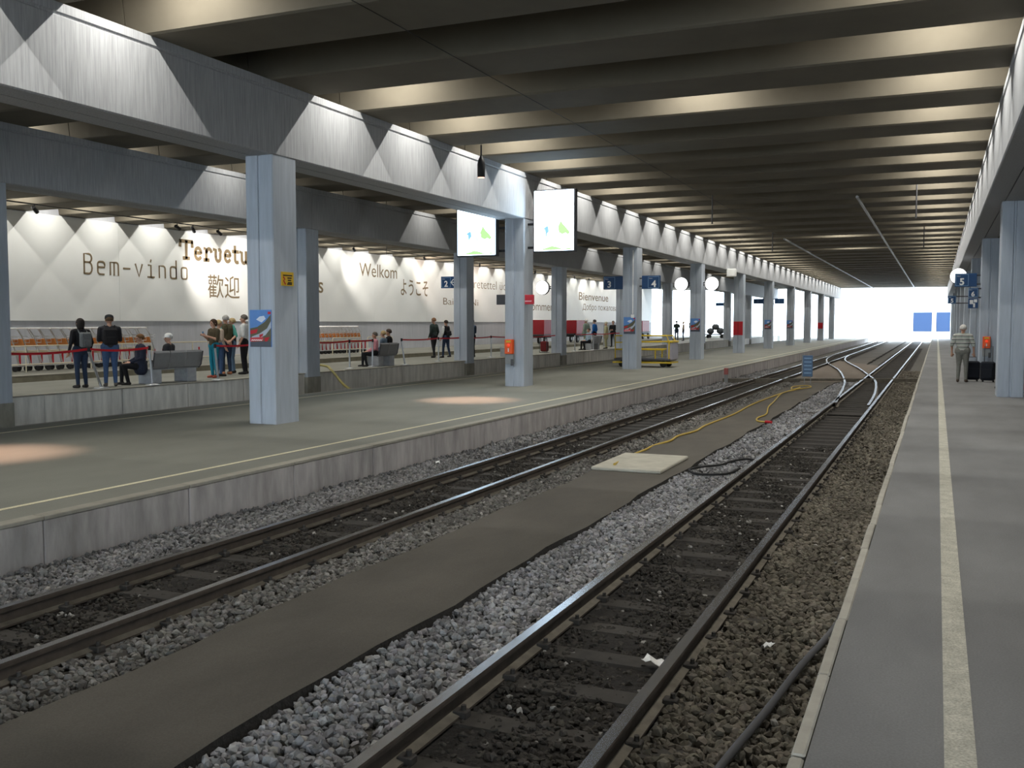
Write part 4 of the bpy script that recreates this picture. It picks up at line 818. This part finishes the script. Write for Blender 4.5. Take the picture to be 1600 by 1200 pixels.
        fs = [tuple(range(n - 1, -1, -1)), tuple(5 * n + i for i in range(n))] + [(r_ * n + i, r_ * n + (i + 1) % n, (r_ + 1) * n + (i + 1) % n, (r_ + 1) * n + i) for r_ in range(5) for i in range(n)]
        mb.add([tuple(p) for p in vs], fs)
    me = mb.mesh('body_source', mats); o = bpy.data.objects.new('body_source', me); COL.objects.link(o)
    md = o.modifiers.new('remesh', 'REMESH'); md.mode = 'VOXEL'; md.voxel_size = voxel; md.use_smooth_shade = True
    sm_ = o.modifiers.new('smooth', 'SMOOTH'); sm_.factor = .5; sm_.iterations = 2
    PEOPLE.append(dict(src=o, S=S, mats=mats, lb=lb, loc=loc, rz=rz, k=k, Hm=Hm, hair=hair, hairlen=hairlen, cap=cap, name=name, Lm=Lm, hood=False))
    return PEOPLE[-1]
def finish_people():
    dg = bpy.context.evaluated_depsgraph_get()
    for p in PEOPLE:
        me = bpy.data.meshes.new_from_object(p['src'].evaluated_get(dg)); me.name = 'body'
        n = len(me.polygons); c = np.empty(n * 3); me.polygons.foreach_get('center', c); c = c.reshape(-1, 3); best = np.full(n, 9.); idx = np.zeros(n, int)
        for a, b, ra, rb, m, fy in p['S']:
            a_ = np.array(a); d = np.array(b) - a_; L2 = max(d @ d, 1e-9); t = np.clip(((c - a_) @ d) / L2, 0, 1); q = c - a_ - t[:, None] * d
            if fy != 1.: q = q / np.array([1, fy, 1])
            r = np.linalg.norm(q, axis=1) - (ra + (rb - ra) * t); w = r < best; best[w] = r[w]; idx[w] = m
        me.materials.clear()
        for m in p['mats']: me.materials.append(m)
        me.polygons.foreach_set('material_index', idx.astype(np.int32)); me.polygons.foreach_set('use_smooth', np.ones(n, bool)); me.update()
        bpy.data.objects.remove(p['src'])
        o = link(p['name'], me, None, p['loc'], p['rz']); o.scale = (p['k'],) * 3; tag(o, p['lb'], 'person'); p['o'] = o
        Hm = p['Hm']
        if p['hair']:
            b = MB(); n_, k_ = 16, 9; vs = []; 
            for a in range(k_ + 1):
                th_ = PI * a / k_ * (.60 + .0)
                for i in range(n_):
                    ph_ = 2 * PI * i / n_; front = max(0, math.sin(ph_)); t_ = th_ * (1 - .42 * front) + (.25 * p['hairlen'] * (1 - front) * a / k_)
                    rr = 1.0 + .03 * math.sin(5 * ph_ + a); vs.append((.101 * rr * math.sin(t_) * math.cos(ph_), -.012 + .113 * rr * math.sin(t_) * math.sin(ph_), .088 + .108 * math.cos(t_) - (.10 * p['hairlen'] * (1 - front) * max(0, a - 5) / 4)))
            fs = [(a * n_ + i, a * n_ + (i + 1) % n_, (a + 1) * n_ + (i + 1) % n_, (a + 1) * n_ + i) for a in range(k_) for i in range(n_)]
            vs2 = [(x * .88, y * .88, z - .012) for x, y, z in vs]; m_ = len(vs)
            b.add(vs + vs2, fs + [tuple(m_ + q for q in f[::-1]) for f in fs] + [(k_ * n_ + i, k_ * n_ + (i + 1) % n_, m_ + k_ * n_ + (i + 1) % n_, m_ + k_ * n_ + i) for i in range(n_)], smooth=True, M=Hm)
            hc = p['hair']; obj('hair', b, mat('hair_%d_%d' % (int(hc[0] * 200), int(hc[2] * 200)), hc, .8, .3, 60), o)
        if p['cap']:
            b = MB(); b.lathe([(.103, .0), (.106, .04), (.095, .085), (.055, .112), (.01, .12)], 18, M=Hm @ Matrix.Translation((0, -.008, .085))); cp_ = obj('cap', b, p['cap'], o)
            b = MB(); pts = arc(0, .07, .085, .12, 0, 180, 8); b.prism([(x, y) for x, y in pts], .085, .095, M=Hm); obj('cap_brim', b, p['cap'], cp_)
def hang(p, name, mb, m, lb, cat):          # a bag carried on the back or at the side: its own thing, placed in the wearer's frame
    M = Matrix.Translation(p['loc']) @ Matrix.Rotation(p['rz'], 4, 'Z') @ Matrix.Scale(p['k'], 4)
    me = mb.mesh(name, m); me.transform(p['Lm']); o = link(name, me); o.matrix_world = M; return tag(o, lb, cat)
black = cloth('black', (.012, .012, .014)); navy = cloth('navy', (.02, .025, .045)); jeans = cloth('jeans', (.055, .10, .20)); djeans = cloth('dark_jeans', (.025, .04, .075)); ljeans = cloth('pale_jeans', (.12, .19, .28))
charc = cloth('charcoal', (.03, .03, .034)); olive = cloth('olive', (.085, .075, .04)); teal = cloth('teal', (.10, .38, .32)); white = cloth('white', (.60, .60, .58)); brown = cloth('brown', (.07, .055, .03)); turq = cloth('turquoise', (.01, .20, .28))
pink = cloth('pink', (.55, .24, .28)); bgrey = cloth('blue_grey', (.14, .20, .26)); khaki = cloth('khaki', (.40, .38, .22)); sage = cloth('sage', (.24, .30, .25)); royal = cloth('royal_blue', (.01, .11, .36)); grey_t = cloth('grey_trousers', (.17, .17, .15)); beige = cloth('beige', (.42, .34, .27)); ltblue = cloth('light_blue', (.30, .40, .48)); dkgreen = cloth('dark_green', (.03, .045, .04)); capb = cloth('cap_black', (.015, .018, .02)); capw = cloth('cap_white', (.75, .75, .73))
GREY = (.34, .33, .30); WHT = (.60, .58, .54); BLD = (.45, .33, .16); DRK = (.02, .015, .012); AUB = (.16, .08, .03)
p1 = person('person in dark hooded top and grey backpack, back turned', (-18.60, 17.20, ZL), R(80), 1.62, top=black, legs=djeans, hair=DRK, hairlen=1, bulk=1.05)
p2 = person('person in black cap, dark jacket and blue jeans', (-18.35, 17.85, ZL), R(52), 1.70, top=charc, legs=jeans, cap=capb, hands='front', shoes=cloth('trainer', (.10, .09, .08)), bulk=1.08)
p3 = person('seated person in long dark coat with auburn hair', (-18.32, 18.80, ZL - .01), R(150), 1.66, 'sit', top=navy, legs=black, hair=AUB, hands='lap', hem=.12, bulk=1.1)
p4 = person('seated person in white cap and dark jacket', (-18.28, 19.75, ZL - .01), R(105), 1.66, 'sit', top=charc, legs=black, cap=capw, hair=GREY, hands='lap', head=.8)
p5 = person('person in brown top and turquoise trousers holding a phone', (-18.60, 21.86, ZL), R(165), 1.62, top=brown, legs=turq, hair=(.05, .025, .012), hairlen=.6, hands='phone', sleeve='short', shoes=cloth('red_shoe', (.35, .08, .05)))
p6 = person('blonde person in beige top behind the phone user', (-19.0, 22.55, ZL), R(-20), 1.60, top=beige, legs=jeans, hair=BLD, hands='down')
p7 = person('grey-haired person in olive vest, hands clasped behind', (-19.42, 23.36, ZL), R(70), 1.74, top=olive, arms=teal, legs=djeans, hair=GREY, hands='back', sleeve='short', bulk=1.15, shoes=cloth('tan_shoe', (.40, .16, .08)))
p8 = person('fair-haired person in pale jeans behind the vest wearer', (-19.75, 24.05, ZL), R(120), 1.66, top=navy, legs=ljeans, hair=BLD, hands='front')
p9 = person('person in white short-sleeved shirt and black trousers', (-19.10, 23.80, ZL), R(115), 1.76, top=white, legs=black, hair=(.14, .12, .10), hands='down', sleeve='short', bulk=1.1)
p10 = person('seated person in pink jacket', (-18.30, 29.95, ZL - .01), R(135), 1.60, 'sit', top=pink, legs=black, hair=(.12, .10, .08), hands='lap')
p11 = person('seated blond person in blue-grey jacket', (-18.28, 30.50, ZL - .01), R(100), 1.66, 'sit', top=bgrey, legs=djeans, hair=BLD, hands='lap')
p12 = person('seated person in black jacket behind the blond one', (-18.34, 30.98, ZL - .01), R(110), 1.74, 'sit', top=black, legs=black, hair=(.06, .04, .03), hands='lap', bulk=1.08)
p13 = person('walking person in dark green jacket with reddish hair', (-20.40, 38.35, ZL), R(80), 1.74, top=dkgreen, legs=black, hair=(.20, .10, .05), stride=.10, voxel=.013)
p14 = person('walking person in white and black top with small pack', (-20.00, 38.75, ZL), R(75), 1.64, top=black, arms=white, legs=djeans, hair=(.03, .02, .015), stride=-.12, voxel=.013)
p15 = person('person in navy jacket beside the arrow sign column', (-19.30, 39.95, ZL), R(70), 1.68, top=cloth('mid_navy', (.03, .05, .09)), legs=black, hair=(.06, .04, .03), hands='front', voxel=.013)
p16 = person('person in sage jacket standing by the bench', (-19.20, 55.4, ZL), R(75), 1.76, top=sage, legs=khaki, hair=WHT, bulk=1.1, voxel=.015, hem=.15)
p17 = person('person in royal blue jacket standing by the bench', (-18.85, 55.9, ZL), R(85), 1.72, top=royal, legs=black, hair=(.04, .03, .025), voxel=.015)
p18 = person('person in khaki clothes and pale hat', (-18.25, 56.3, ZL), R(95), 1.58, top=khaki, legs=khaki, cap=cloth('hat_khaki', (.48, .45, .33)), hair=None, hem=.2, voxel=.015)
p19 = person('person in black beside a small dark suitcase', (-19.20, 60.7, ZL), R(175), 1.66, top=black, legs=black, hair=(.20, .15, .12), voxel=.015, hands='front')
p20 = person('seated person in light blue top on the far bench', (-18.28, 53.2, ZL - .01), R(140), 1.64, 'sit', top=ltblue, legs=black, hair=(.05, .04, .03), hands='lap', voxel=.015)
p21 = person('person in horizontally striped shirt standing with suitcases', (.72, 32.0, 0), R(-8), 1.68, top=None, legs=grey_t, hair=WHT, sleeve='short', hands='down', bulk=1.12, shoes=cloth('brown_shoe', (.08, .06, .045)))
p22 = person('seated person in patterned dark dress behind a column', (2.02, 28.95, 0), R(80), 1.62, 'sit', top=cloth('patterned', (.10, .10, .11)), legs=black, hair=(.20, .08, .04), hands='lap', sleeve='short', voxel=.013)
p23 = person('far person in dark hooded jacket near the hall opening', (-20.4, 82.4, ZL), R(30), 1.72, top=dkgreen, legs=djeans, hair=DRK, voxel=.02)
p24 = person('far person in pale top near the hall opening', (-20.2, 84.0, ZL), R(100), 1.66, top=beige, legs=djeans, hair=BLD, voxel=.02)
p25 = person('far person in black bending over bags', (-20.0, 86.5, ZL), R(60), 1.62, top=black, legs=black, hair=DRK, voxel=.02, lean=.5)
# striped shirt: broad dark and pale bands that belong to the cloth
ms = bpy.data.materials.new('cloth_striped'); ms.use_nodes = True; nt = ms.node_tree; tc = nt.nodes.new('ShaderNodeTexCoord'); sx = nt.nodes.new('ShaderNodeSeparateXYZ'); nt.links.new(tc.outputs['Object'], sx.inputs[0])
mm = nt.nodes.new('ShaderNodeMath'); mm.operation = 'MULTIPLY'; mm.inputs[1].default_value = 9.0; nt.links.new(sx.outputs['Z'], mm.inputs[0]); fr = nt.nodes.new('ShaderNodeMath'); fr.operation = 'FRACT'; nt.links.new(mm.outputs[0], fr.inputs[0])
rp = nt.nodes.new('ShaderNodeValToRGB'); rp.color_ramp.interpolation = 'CONSTANT'; E_ = rp.color_ramp.elements; E_[0].color = (.33, .36, .32, 1); E_[1].position = .55; E_[1].color = (.05, .055, .06, 1); e = E_.new(.75); e.color = (.50, .48, .44, 1)
nt.links.new(fr.outputs[0], rp.inputs[0]); nt.links.new(rp.outputs[0], nt.nodes['Principled BSDF'].inputs['Base Color']); nt.nodes['Principled BSDF'].inputs['Roughness'].default_value = .9
p21['mats'][1] = p21['mats'][2] = ms
finish_people()
def pack(w, d, z0, z1, y=-.15): b = MB(); b.box(-w / 2, w / 2, y - d, y, z0, z1, c=.035); b.box(-w * .36, w * .36, y - d - .04, y - d, z0 + .03, z0 + (z1 - z0) * .5, c=.015); [b.tube([(s_ * w * .36, y, z1 - .04), (s_ * w * .36, -.05, z1 + .07), (s_ * w * .40, .10, z1 - .05), (s_ * w * .42, .04, z0 + .1)], .016) for s_ in (-1, 1)]; return b
hang(p1, 'backpack', pack(.30, .13, 1.02, 1.40), cloth('pack_grey', (.14, .15, .15)), 'grey backpack worn by the hooded person', 'backpack')
hang(p2, 'backpack', pack(.32, .14, 1.02, 1.42), cloth('pack_black', (.015, .014, .015)), 'black backpack worn by the person in jeans and cap', 'backpack')
hang(p14, 'backpack', pack(.26, .10, 1.02, 1.25), black, 'small black pack worn by the walking person', 'backpack')
b = MB(); b.box(-.2, .2, -.1, .1, .82, 1.15, c=.04, M=Matrix.Translation((0, -.2, 0))); hang(p6, 'cloth_bag', b, beige, 'pale cloth bag behind the phone user', 'bag')
b = MB(); b.box(-.035, .035, .36, .375, 1.24, 1.38, c=.004); hang(p5, 'mobile_phone', b, flat('phone_blue', (.03, .12, .25), .3), 'blue phone held by the turquoise-trousered person', 'phone')
def suitcase(loc, m, lb, w=.38, h=.56, d=.24, rz=0., handle=.45):
    t = thing('suitcase', lb, 'suitcase', loc, rz); b = MB(); b.box(-w / 2, w / 2, -d / 2, d / 2, .05, h + .05, c=.04); obj('shell', b, m, t)
    for x in (-w * .38, w * .38):
        b = MB(); b.cyl((x - .02, d * .3, .035), (x + .02, d * .3, .035), .035, n=10); obj('wheel', b, M_dark, t)
    b = MB(); b.tube([(-w * .3, d * .3, h + .05), (-w * .3, d * .3, h + .05 + handle), (w * .3, d * .3, h + .05 + handle), (w * .3, d * .3, h + .05)], .012); obj('pull_handle', b, M_dgrey, t)
    b = MB(); b.box(-w * .4, w * .4, -d / 2 - .03, -d / 2, .12, .12 + h * .5, c=.01); obj('front_pocket', b, m, t)
suitcase((1.02, 32.55, 0), cloth('case_black', (.012, .014, .02)), 'black suitcase beside the striped-shirt man', rz=R(10), handle=.12)
suitcase((1.42, 32.3, 0), cloth('case_black', (.012, .014, .02)), 'black suitcase with raised handle apart from the striped-shirt man', rz=R(-15))
suitcase((2.02, 28.0, 0), M_red, 'red suitcase behind the nearest right platform column', rz=R(80))
suitcase((-19.0, 61.2, ZL), black, 'small black suitcase beside the person in black', .34, .5)
t = thing('travel_pushchair', 'dark red bag trolley parked at the bench platform edge', 'bag trolley', (-18.2, 48.3 - 2.2, ZL))
b = MB(); b.box(-.18, .18, -.16, .16, .10, .62, c=.05); obj('bag', b, cloth('bag_red', (.16, .02, .02)), t)
b = MB(); b.tube([(-.2, -.18, .06), (-.2, -.2, .7), (.2, -.2, .7), (.2, -.18, .06)], .015); b.tube([(-.2, -.18, .06), (-.2, .2, .06), (.2, .2, .06), (.2, -.18, .06)], .015, closed=True); obj('frame', b, M_dgrey, t)
t = thing('baggage_cart', 'far baggage cart heaped with grey bags near the hall opening', 'cart', (-20.8, 100.5, ZL))
b = MB(); b.box(-1, 1, -.7, .7, .3, .42, c=.02); obj('deck', b, M_dgrey, t)
for i, (x, y, z, r) in enumerate([(-.5, -.2, .72, .36), (.45, .1, .75, .38), (0, -.1, 1.15, .36)]): b = MB(); b.ball((x, y, z), (r * 1.1, r, r * .9)); obj('bag_heap', b, cloth('bag_grey', (.10, .11, .12)), t)
for x in (-.7, .7):
    for y in (-.5, .5): b = MB(); b.cyl((x, y - .05, .17), (x, y + .05, .17), .17, n=12); obj('wheel', b, M_dark, t)
